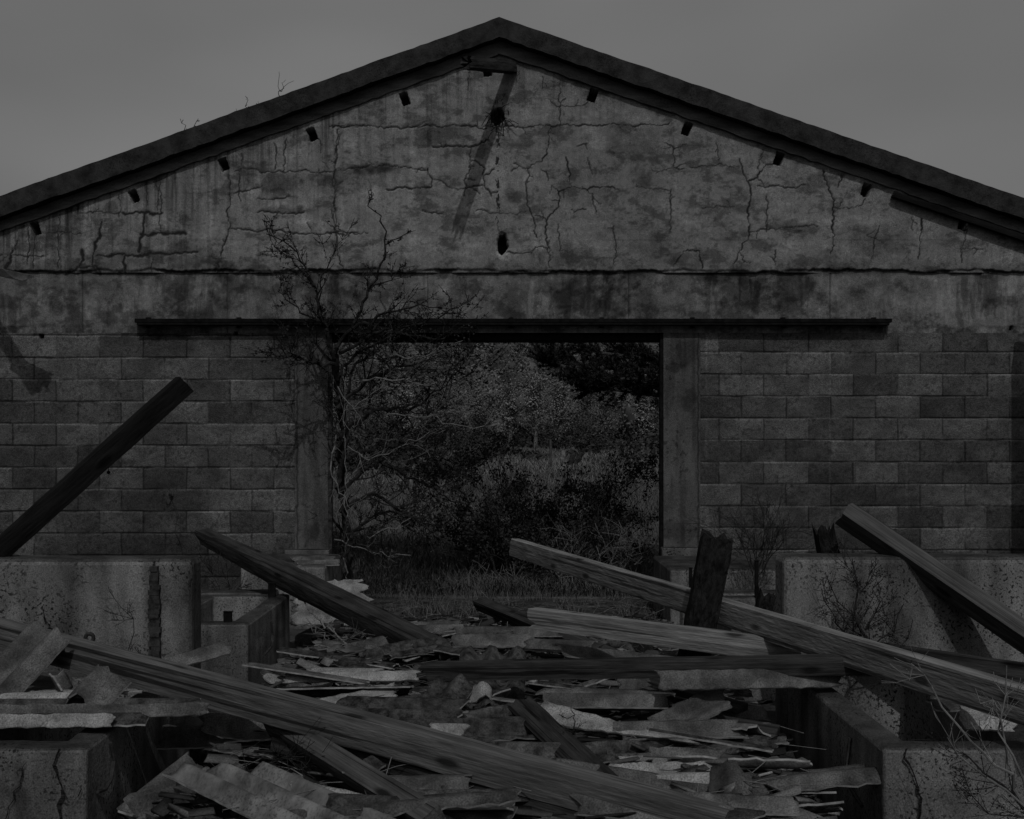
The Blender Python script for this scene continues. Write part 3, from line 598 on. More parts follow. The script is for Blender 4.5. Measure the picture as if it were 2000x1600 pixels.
# meadow poles
def post_obj(name, label, a, b, r, m, seed, cat='post', group=None, sides=8):
    rr = random.Random(seed); a = Vector(a); b = Vector(b); n = 6; mb = MB(); mb2 = []
    pts = [a.lerp(b, i/n)+Vector((rr.gauss(0, r*.12), rr.gauss(0, r*.12), 0)) for i in range(n+1)]
    mb.tube([p-a for p in pts], [r*rr.uniform(.88, 1.08) for _ in pts], sides)
    o = mb.build(name, m); o.location = a; return tag(o, label, cat, group)
post_obj('fence_post', 'upright weathered wooden pole standing alone in the meadow', P(1076, 912, 38), P(1075, 858, 38), .045, M['wood_mid'], 1)
post_obj('fence_post', 'leaning dark post in the meadow, left one of the slanting pair', P(1112, 908, 40), P(1122, 885, 40), .10, M['wood_dark'], 2)
post_obj('fence_post', 'leaning dark post in the meadow, right one of the slanting pair', P(1124, 906, 40), P(1136, 884, 40), .10, M['wood_dark'], 3)
post_obj('fence_post', 'pale short post left of the slanting pair in the meadow', P(1098, 900, 42), P(1101, 880, 42), .09, M['wood_pale'], 4)
# pine at the right, outside
def pine():
    rr = random.Random(8); rg = np.random.RandomState(8); D = 17.0; bx = 3.6
    e = empty('pine_tree', (bx, D, 0)); tag(e, 'dark pine beyond the wall, boughs reaching into the top right of the doorway', 'tree')
    mb = MB(); mb.tube([(bx, D, -.1), (bx+.1, D, 1.8), (bx, D+.1, 4.2), (bx+.05, D, 6.0)], [.2, .16, .1, .03], 8)
    tips = []
    def bough(a, pts, r):
        q = [a]+pts; mb.tube(q, [r*(1-.7*i/(len(q)-1)) for i in range(len(q))], 5)
        for s, t in zip(q[:-1], q[1:]):
            for k in range(26):
                c = s.lerp(t, rr.random()); dr = (t-s).normalized()
                v = (dr*rr.uniform(.2, 1)+Vector((rr.gauss(0, .3), rr.gauss(0, .7), rr.gauss(0, .35)+.12))).normalized()*rr.uniform(.15, .42)
                mb.tube([c, c+v*.5+Vector((0, 0, -.01)), c+v+Vector((0, 0, .03))], [.006, .004, .003], 3, cap=False)
                for j in range(5): tips.append((c+v*(.25+.18*j), v.normalized()))
    rows = [(1085,690,1130,712),(1125,676,1180,690),(1110,735,1160,750),(1145,757,1200,762),(1180,700,1230,722),(1060,700,1100,716),(1170,735,1225,740),(1200,680,1260,700),(1230,745,1280,758)]
    for (x0, y0, x1, y1) in rows:
        d = D-rr.uniform(-.5, .8); a = P(1340, y1+rr.uniform(-6, 22), D); bough(a, [P(x1, y1, d), P(x0, y0+4, d)], .03)
    mb.build('trunk', M['bark'], e)
    S = []
    for c, v in tips:
        for k in range(20):
            dd = (v*.8+Vector((rr.gauss(0, .55), rr.gauss(0, .55), rr.gauss(0, .45)+.35))).normalized()*rr.uniform(.05, .10); S.append((c, c+dd))
    A = np.array([tuple(a) for a, b in S]); B = np.array([tuple(b) for a, b in S]); Wd = np.cross(B-A, rg.normal(size=A.shape)); Wd /= np.linalg.norm(Wd, axis=1)[:, None]; Wd *= .009
    V = np.stack([A-Wd, A+Wd, B], 1).reshape(-1, 3); link('needles', np_mesh('needles', V, np.arange(len(V)).reshape(-1, 3)), M['needle'], e)
pine()
# ---------- the shrub tree growing in the doorway against the left jamb
def pp(*a): return [P(*t) for t in a]
treeL = [
 (pp((690,1172,10.2),(676,1050,10.2),(668,930,10.1),(668,830,10.0),(660,760,9.9),(651,690,9.7)), .024, .026, dict(side=4, sl=.4, lev=1)),
 (pp((660,950,9.86),(680,860,9.9),(672,790,9.9),(690,720,9.8),(720,690,9.8)), .016, .008, dict(side=7, sl=.5, lev=2)),
 (pp((650,700,9.7),(636,640,9.6),(612,560,9.5),(592,505,9.45),(555,470,9.4),(520,457,9.4)), .014, .003, dict(side=14, sl=.3)),
 (pp((612,560,9.5),(575,520,9.4),(540,480,9.4),(530,440,9.4)), .007, .002, dict(side=9, sl=.2)),
 (pp((652,690,9.7),(690,630,9.6),(722,570,9.55),(752,500,9.5),(752,455,9.5),(738,420,9.5),(722,400,9.5),(718,368,9.5)), .015, .002, dict(side=8, sl=.18)),
 (pp((752,480,9.5),(775,465,9.5),(812,450,9.5)), .005, .0015, dict(side=3, sl=.1)),
 (pp((722,570,9.55),(760,545,9.5),(785,520,9.5)), .006, .0015, dict(side=5, sl=.2)),
 (pp((650,690,9.7),(625,600,9.6),(628,540,9.5),(660,480,9.5),(668,455,9.5)), .009, .0015, dict(side=8, sl=.2)),
 (pp((655,712,9.7),(610,706,9.5),(570,692,9.4),(540,660,9.35)), .014, .003, dict(side=12, sl=.25)),
 (pp((570,692,9.4),(545,700,9.3),(520,680,9.3)), .007, .002, dict(side=7, sl=.2)),
 (pp((640,640,9.6),(590,610,9.5),(560,585,9.4),(545,570,9.4)), .008, .002, dict(side=8, sl=.2)),
 (pp((690,640,9.6),(760,610,9.5),(820,598,9.4),(880,605,9.4)), .012, .002, dict(side=14, sl=.25)),
 (pp((670,690,9.7),(730,650,9.6),(800,640,9.5),(880,610,9.4),(930,575,9.4)), .012, .002, dict(side=12, sl=.25)),
 (pp((655,740,9.8),(700,690,9.8),(780,650,9.8),(850,665,9.8),(915,640,9.8)), .012, .002, dict(side=14, sl=.35)),
 (pp((656,800,9.85),(720,740,9.9),(790,715,10),(850,700,10.1)), .02, .004, dict(side=16, sl=.5, lev=2)),
 (pp((656,860,9.85),(730,800,10),(800,800,10.1),(860,760,10.3),(900,720,10.4)), .02, .003, dict(side=14, sl=.5, lev=2)),
 (pp((658,900,9.9),(740,870,10.1),(820,880,10.3),(900,820,10.4)), .018, .003, dict(side=16, sl=.5, lev=2)),
 (pp((660,960,9.9),(740,900,10.1),(840,950,10.3),(900,990,10.4)), .018, .003, dict(side=14, sl=.5, lev=2)),
 (pp((662,1000,9.9),(730,960,10),(800,1010,10.2),(870,1060,10.3)), .018, .003, dict(side=14, sl=.45, lev=2)),
 (pp((664,1060,9.9),(720,1010,10),(760,1000,10.1),(840,1020,10.1)), .014, .003, dict(side=12, sl=.4, lev=2)),
 (pp((664,940,9.9),(670,1000,9.8),(700,1060,9.7),(760,1090,9.6)), .01, .002, dict(side=8, sl=.35)),
]
plant('shrub_tree', 'bare branching shrub tree rooted against the left door jamb, twigs over the wall', 'tree', P(690, 1172, 10.2), [(a, b*1.25, c*1.3, d) for a, b, c, d in treeL], 'twig', .012, 'leaf', seed=21, up=.15, wob=.45, minr=.0027)
pale = [
 (pp((655,860,9.8),(648,900,9.8),(660,960,9.75),(700,1010,9.7)), .008, .003, dict(side=5, sl=.3)),
 (pp((705,742,9.7),(760,738,9.65),(800,745,9.6),(842,752,9.6)), .008, .003, dict(side=4, sl=.12)),
 (pp((750,690,9.7),(800,700,9.65),(860,680,9.6),(905,665,9.6)), .008, .003, dict(side=4, sl=.15)),
 (pp((755,806,9.8),(830,815,9.8),(900,795,9.8),(950,770,9.8)), .007, .003, dict(side=7, sl=.25)),
 (pp((840,812,9.8),(880,830,9.8),(940,838,9.8),(980,805,9.8)), .005, .003, dict(side=3, sl=.15)),
 (pp((660,850,9.9),(720,900,9.9),(800,860,9.9),(870,840,9.9)), .006, .003, dict(side=10, sl=.4)),
 (pp((655,1055,9.8),(700,1070,9.7),(760,1085,9.65),(802,1085,9.6)), .006, .003, dict(side=5, sl=.15)),
 (pp((715,1048,9.8),(730,1040,9.8),(770,1032,9.8),(802,1012,9.8)), .005, .003, dict(side=2, sl=.1)),
 (pp((660,760,9.8),(690,800,9.8),(740,760,9.8),(770,720,9.8)), .006, .003, dict(side=10, sl=.4)),
]
plant('dead_shrub', 'tangle of pale dead twigs inside the left part of the doorway', 'shrub', P(680, 1172, 9.8), pale+[(pp((680,1172,9.8),(676,1000,9.85),(672,850,9.85),(672,720,9.8)), .006, .003, dict(side=2, sl=.4))], 'twig_pale', 0, seed=22, wob=.5, minr=.0018)
# leafy rose bush in the doorway centre
bl = []; rr = random.Random(4)
for tip in [(840,960),(870,900),(905,930),(940,880),(975,900),(1000,960),(860,1010),(920,1000),(1020,940),(1060,990),(1110,950),(1140,985),(1190,960),(1230,930),(1250,950),(1265,1000),(1215,1010),(1170,1030),(1090,1040),(960,1040),(1010,1060),(900,1060),(1130,1080),(1240,1060),(1285,880)]:
    d = rr.uniform(10.9, 12.2); b = P(1040+rr.uniform(-70, 90), 1145, d-.2); t = P(tip[0], tip[1], d)
    m_ = b.lerp(t, .5)+Vector((0, 0, .18*rr.random())); bl.append(([b, m_, t], .012, .003, dict(side=14, sl=.36, lev=2)))
plant('rose_bush', 'dark leafy bramble bush filling the lower centre of the doorway', 'shrub', P(1050, 1150, 11.3), bl, 'twig', .019, 'leaf', seed=31, budpart='leaves', spread=.03, up=.15, wob=.4, budgap=.03, minr=.002)
plant('arching_briar', 'long leafy briar arching up by the right door jamb', 'shrub', P(1150, 1100, 10.9), [(pp((1150,1110,10.9),(1170,990,10.9),(1205,890,10.8),(1250,835,10.7),(1285,815,10.7)), .01, .003, dict(side=12, sl=.22))], 'twig', .017, 'leaf', seed=32, budpart='leaves', spread=.02, budgap=.03)
plant('brambles', 'low tangled brambles between the bush and the right door jamb', 'shrub', P(1200, 1160, 10.7),
      [(pp((1100+i*22,1165,10.6+.05*i),(1090+i*25,1100,10.7),(1110+i*26,1060+8*(i % 3),10.7)), .007, .002, dict(side=8, sl=.35)) for i in range(8)]+
      [(pp((720+i*30,1170,10.6),(735+i*30,1140,10.6),(750+i*28,1115+8*(i % 3),10.6)), .004, .002, dict(side=5, sl=.25)) for i in range(10)], 'twig_pale', 0, seed=33, wob=.6, minr=.0018)
# ================================================================== CONCRETE MANGERS
LX, RX = -1.445, 1.30
def concrete(name, boxes, label, cat, group=None, bev=.018, parts=None, roughen=.006):
    e0 = boxes[0]; base = ((e0[0]+e0[1])/2, (e0[2]+e0[3])/2, 0); mb = MB()
    for b in boxes: mb.box(*b)
    o = mb.build(name, M['concrete'], None, bevel=bev, seg=3, origin=base)
    tx = bpy.data.textures.new('n', 'CLOUDS'); tx.noise_scale = .12; tx.noise_depth = 3
    sb = o.modifiers.new('s', 'SUBSURF'); sb.subdivision_type = 'SIMPLE'; sb.levels = 3; sb.render_levels = 3
    dp = o.modifiers.new('d', 'DISPLACE'); dp.texture = tx; dp.strength = roughen*2; dp.texture_coords = 'GLOBAL'
    return tag(o, label, cat, group)
def manger(sgn, X, y0, y1, label, inner=.39, T=.11, h=.44, depth=.14, far=4.0):
    """low trough: outer alley wall, front and back walls, an inner parallel wall, floor"""
    X = abs(X); xs = [X, X+T, X+T+inner, X+T+inner+.32, X+T+inner+far]; ys = [y0, y0+T, y1-T, y1]
    def hh(i, j):                                              # height of cell i (across), j (along)
        if j in (0, 2) or i in (0, 2): return h
        return depth if i == 1 else .05
    V = []; Fc = []; ix = {}
    def v(x, y, z):
        k = (round(x, 4), round(y, 4), round(z, 4))
        if k not in ix: ix[k] = len(V); V.append((sgn*x-sgn*X, y-y0, z))
        return ix[k]
    def f(*q): Fc.append(q if sgn > 0 else q[::-1])
    nx, ny = len(xs)-1, len(ys)-1
    H = lambda i, j: hh(i, j) if 0 <= i < nx and 0 <= j < ny else -.05
    for i in range(nx):
        for j in range(ny):
            z = H(i, j); a, b, c, d = xs[i], xs[i+1], ys[j], ys[j+1]; f(v(a, c, z), v(b, c, z), v(b, d, z), v(a, d, z))
    for i in range(nx+1):
        for j in range(ny):
            p, q = H(i-1, j), H(i, j); c, d = ys[j], ys[j+1]; x = xs[i]
            if abs(p-q) > 1e-6: f(v(x, c, p), v(x, c, q), v(x, d, q), v(x, d, p))
    for j in range(ny+1):
        for i in range(nx):
            p, q = H(i, j-1), H(i, j); a, b = xs[i], xs[i+1]; y = ys[j]
            if abs(p-q) > 1e-6: f(v(a, y, q), v(a, y, p), v(b, y, p), v(b, y, q))
    me = bpy.data.meshes.new('manger'); me.from_pydata(V, [], Fc); me.update(); o = link('manger', me, M['concrete']); o.location = (sgn*X, y0, 0)
    b = o.modifiers.new('b', 'BEVEL'); b.width = .016; b.segments = 3; b.limit_method = 'ANGLE'
    tx = bpy.data.textures.new('n', 'CLOUDS'); tx.noise_scale = .12; tx.noise_depth = 3
    sb = o.modifiers.new('s', 'SUBSURF'); sb.subdivision_type = 'SIMPLE'; sb.levels = 3; sb.render_levels = 3
    dp = o.modifiers.new('d', 'DISPLACE'); dp.texture = tx; dp.strength = .012; dp.texture_coords = 'GLOBAL'
    return tag(o, label, 'manger', 'concrete mangers along the alley')
ml1 = manger(-1, LX, 3.77, 5.02, 'cracked low concrete manger in the bottom left corner under broken sheets')
mr1 = manger(1, RX, 3.77, 5.06, 'low concrete manger in the bottom right corner, trough open, crack down its front')
ml2 = manger(-1, -1.49, 6.33, 7.56, 'small concrete manger behind the tall left slab, two iron stubs on it')
mr2 = manger(1, RX, 6.33, 7.5, 'shaded concrete manger behind the charred post on the right')
sl = concrete('partition_slab', [(-5.5, LX, 5.04, 5.22, -.05, .955)], 'tall spotted concrete partition slab on the left with a broken groove near its edge', 'concrete slab', bev=.03)
sr = concrete('partition_slab', [(RX, 5.5, 5.12, 5.31, -.05, .955)], 'tall concrete partition slab on the right crossed by a wide beam shadow', 'concrete slab', bev=.03)
# raised broken rib and rust seam on the left slab
rb = MB(); rr = random.Random(2); prev = None
for i in range(40):
    z = .06+i*.0215; x = LX-.165+rr.uniform(-.006, .006); wd = .022+rr.uniform(-.004, .006)
    if z < .9: rb.box(x-wd, x+wd, 5.018+rr.uniform(-.004, .004), 5.05, z, z+.0225)
rb.build('rib', M['rust'], sl)
def crackline(parent, pts, wd=.006, name='crack', off=.0, proud=.003):
    """an open crack: a thin ragged dark wedge let into the face"""
    mb = MB(); rr = random.Random(len(pts)*7); q = []
    for a, b in zip(pts[:-1], pts[1:]):
        a = Vector(a); b = Vector(b); n = max(2, int((b-a).length/.02))
        for k in range(n): q.append(a.lerp(b, k/n)+Vector((rr.gauss(0, .004), 0, rr.gauss(0, .003))))
    q.append(Vector(pts[-1]))
    for a, b in zip(q[:-1], q[1:]):
        w1 = wd*rr.uniform(.4, 1.2)
        mb.add([(a.x-w1, a.y-proud, a.z), (a.x+w1, a.y-proud, a.z), (b.x+w1*.9, b.y-proud, b.z), (b.x-w1*.9, b.y-proud, b.z)], [(0, 1, 2, 3)])
    return mb.build(name, M['char'], parent)
yl = 3.762
crackline(ml1, [P(118,1462,yl),P(106,1490,yl),(P(118,1530,yl)),P(125,1553,yl),P(114,1572,yl),P(120,1600,yl)], .006)
crackline(ml1, [P(90,1483,yl),P(52,1490,yl),P(30,1550,yl),P(12,1600,yl)], .003)
crackline(ml1, [P(125,1553,yl),P(145,1565,yl),P(160,1540,yl)], .003)
crackline(mr1, [P(1770,1462,yl),P(1766,1478,yl),P(1782,1505,yl),P(1790,1535,yl),P(1798,1560,yl),P(1794,1600,yl)], .005)
crackline(sl, [P(85,1180,5.03),P(84,1195,5.03),P(92,1215,5.03),P(98,1223,5.03)], .004)
# blocks standing beside the doorway
concrete('manger_block', [(-2.12, LX-.0, 8.74, 9.66, -.05, .50)], 'concrete block left of the doorway with a slate of broken sheet on top', 'concrete block', bev=.03)
concrete('manger_block', [(RX, 2.9, 8.66, 9.7, -.05, .48)], 'concrete block right of the doorway, its alley side in deep shade', 'concrete block', bev=.02)
concrete('concrete_kerb', [(-3.2, LX-.2, 7.75, 7.95, -.05, .42)], 'low concrete kerb behind the small left manger', 'kerb', bev=.015)
concrete('concrete_kerb', [(RX+.2, 3.2, 7.75, 7.95, -.05, .42)], 'low concrete kerb in shade behind the right manger', 'kerb', bev=.015)
# unseen column, added off-frame to throw shade on the wall
concrete('unseen_column', [(4.72, 5.0, 9.15, 9.4, -.05, 3.15)], 'unseen broken concrete column added past the right edge to shade the wall', 'column', bev=.02)
# iron stubs
def stub(px0, px1, py0, py1, d, label):
    a = P(px0, py1, d); b = P(px1, py0, d); mb = MB(); w_ = b.x-a.x; o = Vector((a.x+w_/2, d, a.z))
    mb.box(-w_/2, w_/2, -.012, .012, -.04, b.z-a.z); mb.box(-w_/2-.003, w_/2+.003, -.015, .015, b.z-a.z, b.z-a.z+.006)
    q = mb.build('iron_stub', M['steel'], None, bevel=.003); q.location = o; return tag(q, label, 'iron post', 'iron post stubs')
stub(437,453,1196,1216,6.38,'short black iron stub on the front rim of the small left manger')
stub(524,538,1140,1163,7.4,'short black iron stub at the far end of the small left manger')
stub(1346,1352,1110,1150,8.4,'thin iron strip upright left of the charred post')
stub(1474,1481,1096,1168,7.4,'tall thin iron upright beside the tall right slab')
# eye bolt
e = empty('eye_bolt', P(176, 1276, 4.85)); tag(e, 'rusty eye bolt rising in front of the tall left slab', 'bolt')
MB().tube([P(176,1290,4.85), P(176,1252,4.85)], .013, 8).build('shank', M['rust'], e)
c = P(175,1246,4.85); MB().tube([(c.x+.018*math.cos(a*PI/7), c.y, c.z+.018*math.sin(a*PI/7)) for a in range(15)], .009, 8).build('eye', M['rust'], e)
def hook(parent, pts, r=.006, m='rust'): MB().tube(pts, r, 6).build('iron_loop', M[m], parent)
hook(ml1, [(LX+.006, 3.99, .40), (LX+.014, 4.0, .33), (LX+.014, 3.97, .27), (LX+.012, 3.92, .25), (LX+.006, 3.86, .26)], .007)
hook(ml2, [(LX+.006, 6.72, .39), (LX+.014, 6.73, .30), (LX+.014, 6.68, .24), (LX+.006, 6.52, .22)], .008)
hook(mr1, [(RX-.006, 4.12, .38), (RX-.014, 4.13, .28), (RX-.014, 4.08, .2), (RX-.006, 3.98, .17)], .007)
# ================================================================== TIMBERS
def timber(a, b, wd, ht, m, label, roll=0, seed=1, br0=.0, br1=.0, name='timber', cat='timber', taper=None, nails=(), sag=0, group='fallen roof timbers', rough=1.0):
    """squared timber from a to b; wd across, ht high; br0/br1 = length of the splintered end"""
    a = Vector(a); b = Vector(b); X = (b-a); L = X.length; X.normalize(); Zu = Vector((0, 0, 1)); Yv = Zu.cross(X).normalized(); Zv = X.cross(Yv).normalized()
    R = Matrix((X, Yv, Zv)).transposed().to_4x4() @ Matrix.Rotation(roll, 4, 'X'); c = (a+b)/2
    rr = random.Random(seed); nx = max(8, int(L/.035)); ny, nz = 5, 5; V = []; Fc = []
    ring = []
    for j in range(ny): ring.append((j/(ny-1)-.5, -.5))
    for j in range(1, nz): ring.append((.5, j/(nz-1)-.5))
    for j in range(1, ny): ring.append((.5-j/(ny-1), .5))
    for j in range(1, nz-1): ring.append((-.5, .5-j/(nz-1)))
    K = len(ring); j0 = [rr.random()**1.3 for _ in ring]; j1 = [rr.random()**1.3 for _ in ring]
    for i in range(nx+1):
        t = i/nx
        for k, (u, v) in enumerate(ring):
            x = (t-.5)*L
            lo = -L/2+br0*j0[k]; hi = L/2-br1*j1[k]
            x = lo+(hi-lo)*t if (br0 or br1) else x
            cor = 1-.035*(abs(u) > .49 and abs(v) > .49)
            n1 = mn.noise(Vector((x*1.5, u*2+seed*3.1, v*2)))*.05+mn.noise(Vector((x*9, u*3+seed, v*3)))*.03*rough
            n2 = mn.noise(Vector((x*3, u*9+seed, v*9+4)))*.03*rough
            s = 1+n1+n2; 
            if taper: s *= taper(t)
            V.append((x, u*wd*s*cor, v*ht*s*cor+sag*(4*(t-.5)**2-1)*0))
    for i in range(nx):
        for k in range(K):
            p = i*K+k; q = i*K+(k+1) % K; Fc.append((p, q, q+K, p+K))
    me = bpy.data.meshes.new(name)
    # end caps through a recessed centre point
    cs = []
    for i, sg in ((0, 1), (nx, -1)):
        xm = sum(V[i*K+k][0] for k in range(K))/K+sg*.6*(br0 if i == 0 else br1); V.append((xm, 0, 0)); ci = len(V)-1
        for k in range(K):
            p = i*K+k; q = i*K+(k+1) % K; Fc.append((p, ci, q) if i == 0 else (q, ci, p))
    me.from_pydata(V, [], Fc); me.update(); o = link(name, me, M[m]); o.matrix_world = Matrix.Translation(c) @ R
    if label: tag(o, label, cat, group)
    for (t, side) in nails:
        mb = MB(); x = (t-.5)*L; s = ht/2+.0; mb.tube([(x, side*wd*.2, -s), (x+.01, side*wd*.2, -s-.03)] if side < 2 else [(x, 0, s-.01), (x, 0, s+.035)], .004 if side < 2 else .012, 6)
        q = mb.build('nail' if side < 2 else 'bolt', M['rust']); q.parent = o
    return o
# T1 leaning beam at the left, over the tall slab
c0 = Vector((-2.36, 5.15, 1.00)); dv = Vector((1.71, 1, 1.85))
timber(c0-dv*.52, c0+dv*.425, .10, .10, 'wood_black', 'dark squared beam leaning up to the right over the tall left slab', roll=.05, seed=1, br1=.01)  # near-black wood colour stands in for shade on the side in view
e = empty('hanging_knob', P(212, 914, 5.42)); tag(e, 'tiny round knob hanging under the leaning left beam', 'knob')
MB().tube([P(213,905,5.42), P(212,922,5.42)], .002, 4).build('wire', M['steel'], e)
c = P(212,923,5.42); MB().tube([c+Vector((0, 0, .009)), c+Vector((0, 0, .005)), c, c-Vector((0, 0, .006)), c-Vector((0, 0, .009))], [.003, .008, .010, .007, .002], 8).build('knob', M['steel'], e)
timber(P(388,1042,8.3), P(905,1300,6.3), .13, .11, 'wood_dark', 'long dark beam slanting down from the left of the doorway into the rubble', roll=.25, seed=2, br0=.10, taper=lambda t: .8+.35*min(1, t*3))
timber(P(1003,1068,8.0), P(2060,1395,3.62), .075, .125, 'wood_pale', 'long pale beam sloping from the doorway down to the right edge', roll=0, seed=3, br0=.05, nails=((.3, 1),))
timber(P(1034,1206,5.7), P(1625,1282,4.95), .07, .105, 'wood_pale', 'broad pale timber with a splintered left end, above the dark horizontal one', roll=0, seed=4, br0=.07)
timber(P(812,1311,4.93), P(1716,1297,4.56), .08, .080, 'wood_dark', 'dark horizontal beam across the rubble with a bolt at its right end', roll=0, seed=5, br0=.12, nails=((.945, 2),))
c0 = Vector((1.85, 5.2, .985)); dv = Vector((1.447, -1, -1.13))
timber(c0-dv*.145, c0+dv*.50, .11, .09, 'wood_mid', 'thick plank leaning down to the right over the tall right slab', roll=-.85, seed=6, br0=.03)
timber(P(1352,1300,5.44), P(1402,1040,5.40), .15, .15, 'char', 'charred upright post with burnt crumbling top beside the right mangers', roll=.2, seed=7, br1=.05, name='charred_post', cat='post', group=None, rough=3)
timber(P(1622,1100,5.55), P(1606,1020,5.55), .09, .09, 'char', 'small charred stump poking up behind the tall right slab', seed=8, br1=.11, name='charred_post', cat='post', group=None, rough=3)
timber(P(-60,1222,4.8), P(1420,1618,3.4), .09, .114, 'wood_worn', 'longest timber lying diagonally across the foreground from left to bottom right', roll=.05, seed=9, nails=((.33, 1),(.63, 1)), rough=1.3)
timber(P(540,1420,4.25), P(850,1612,3.35), .08, .10, 'wood_mid', 'short timber running from under the longest one to the bottom edge', roll=.5, seed=10, nails=((.7, 1),))
timber(P(1020,1385,4.50), P(1235,1590,3.58), .10, .11, 'wood_dark', 'dark rotten timber pointing at the viewer right of centre', roll=.6, seed=11, br0=.08, rough=2)
timber(P(935,1178,8.2), P(1225,1298,5.85), .09, .075, 'wood_dark', 'old board sticking out behind the broad pale timber', roll=.3, seed=12, br0=.06)
timber(P(1600,1262,5.0), P(2060,1330,4.55), .06, .11, 'wood_dark', 'dark timber lying along the foot of the tall right slab', seed=13)
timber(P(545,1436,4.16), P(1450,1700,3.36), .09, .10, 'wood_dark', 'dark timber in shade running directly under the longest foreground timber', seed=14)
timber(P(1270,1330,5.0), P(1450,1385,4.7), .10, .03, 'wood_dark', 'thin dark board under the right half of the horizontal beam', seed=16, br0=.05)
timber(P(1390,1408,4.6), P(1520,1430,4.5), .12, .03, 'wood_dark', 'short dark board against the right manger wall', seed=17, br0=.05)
timber(P(1210,1498,4.15), P(1520,1448,4.3), .11, .045, 'sheet_moss', 'mossy board lying between the dark rotten timber and the right manger', seed=18, br1=.06, rough=2)
timber(P(1262,1498,4.0), P(1516,1484,4.05), .10, .035, 'wood_mid', 'flat grey batten just below the mossy board', seed=19, br0=.03)
timber(P(1490,1195,6.9), P(1500,1150,6.9), .09, .10, 'char', 'burnt stump between the charred post and the tall right slab', seed=20, br1=.08, name='charred_post', cat='post', group=None, rough=3)
# ridge stub under the apex with its brackets
timber(P(1001,132,9.98), P(905,122,8.93), .085, .10, 'wood_dark', 'broken ridge beam stub jutting from the top of the gable', seed=22, br1=.12, rough=2, roll=.1)
timber(P(1742,379,9.94), P(2060,486,9.92), .05, .055, 'wood_black', 'dark board clinging below the right end of the gable cornice', seed=30, br0=.03)
# unseen rafter, added to cast the slanting shade at the left, and its post
timber((-4.14, 8.85, 3.34), (-5.25, 8.85, 5.06), .05, .10, 'wood_dark', 'unseen rafter added past the left edge to throw a slanting shade on the wall', seed=23, br0=.05)
timber((-5.25, 8.85, 5.10), (-5.3, 8.85, -.05), .15, .15, 'wood_dark', 'standing wall post past the left edge of the picture', seed=24, name='wall_post', cat='post', group=None)
# wire / nest in the gable hole
e = MB(); rr = random.Random(5); c = P(972, 230, 9.97)
for k in range(60):
    a = c+Vector((rr.gauss(0, .045), rr.gauss(-.02, .03), rr.gauss(0, .06))); b = a+Vector((rr.gauss(0, .04), rr.gauss(-.01, .02), rr.gauss(-.02, .05))); e.tube([a, (a+b)/2+Vector((0, -.01, .01)), b], .0035, 3)
tag(e.build('nest', M['char'], None, origin=P(972, 230, 9.97)), 'ragged dark nest of straw in the hole high on the gable', 'nest')
# ================================================================== ROOFING SHEETS
def sheet(pos, L, W, yaw=0, pitch=0, roll=0, m='sheet_grey', seed=1, amp=.018, wave=.13, th=.007, label=None, rag=.014, bend=0, skew=.12, name='roofing_sheet', phase=None, group='broken corrugated roofing sheets', link_=True, quad=None):
    """broken corrugated fibre-cement sheet; ridges run along local X"""
    rr = random.Random(seed); ph = rr.uniform(0, 2*PI) if phase is None else phase
    nx = max(6, int(L/.03)); ny = max(8, int(W/.0125)); nx = min(nx, 34); ny = min(ny, 60)
    q = quad or [(-.5+rr.uniform(-skew, skew), -.5+rr.uniform(-skew, skew)), (.5+rr.uniform(-skew, skew), -.5+rr.uniform(-skew, skew)), (.5+rr.uniform(-skew, skew), .5+rr.uniform(-skew, skew)), (-.5+rr.uniform(-skew, skew), .5+rr.uniform(-skew, skew))]
    if quad is None: q = [(a, math.copysign(.5, b)+(b-math.copysign(.5, b))*.45) for a, b in q]
    G = []
    for i in range(nx+1):
        for j in range(ny+1):
            s, t = i/nx, j/ny
            x = (q[0][0]*(1-s)+q[1][0]*s)*(1-t)+(q[3][0]*(1-s)+q[2][0]*s)*t; y = (q[0][1]*(1-s)+q[1][1]*s)*(1-t)+(q[3][1]*(1-s)+q[2][1]*s)*t
            x *= L; y *= W
            def e1(v, k): return (1.3*mn.noise(Vector((v*11, k+seed*1.7, 0)))+.9*mn.noise(Vector((v*38, k+seed*1.7, 5))))*rag
            x += e1(t*W*2, 1)*(1-s)**2*2*(1-s)+e1(t*W*2, 2)*s**3*2
            y += (e1(s*L*2, 3)*(1-t)**3+e1(s*L*2, 4)*t**3)*.4
            z = amp*math.cos(2*PI*y/wave+ph)+bend*(x*x)/max(L, .1)
            G.append((x, y, z))
    n = len(G); V = G+[(x, y, z-th) for x, y, z in G]; Fc = []; I = lambda i, j: i*(ny+1)+j
    for i in range(nx):
        for j in range(ny):
            a, b, c, d = I(i, j), I(i+1, j), I(i+1, j+1), I(i, j+1); Fc.append((a, b, c, d)); Fc.append((n+d, n+c, n+b, n+a))
    for i in range(nx):
        a, b = I(i, 0), I(i+1, 0); Fc.append((a, n+a, n+b, b)); a, b = I(i, ny), I(i+1, ny); Fc.append((b, n+b, n+a, a))
    for j in range(ny):
        a, b = I(0, j), I(0, j+1); Fc.append((b, n+b, n+a, a)); a, b = I(nx, j), I(nx, j+1); Fc.append((a, n+a, n+b, b))
    me = np_mesh(name, V, Fc); o = link(name, me, M[m]); me.materials.append(M['sheet_edge'])
    me.polygons.foreach_set('material_index', np.concatenate([np.zeros(2*nx*ny, np.int32), np.ones(len(Fc)-2*nx*ny, np.int32)]))
    me.polygons.foreach_set('use_smooth', np.concatenate([np.ones(2*nx*ny, bool), np.zeros(len(Fc)-2*nx*ny, bool)]))
    o.location = pos; o.rotation_euler = (roll, pitch, yaw)
    return tag(o, label, 'roofing sheet', group)
D = math.radians
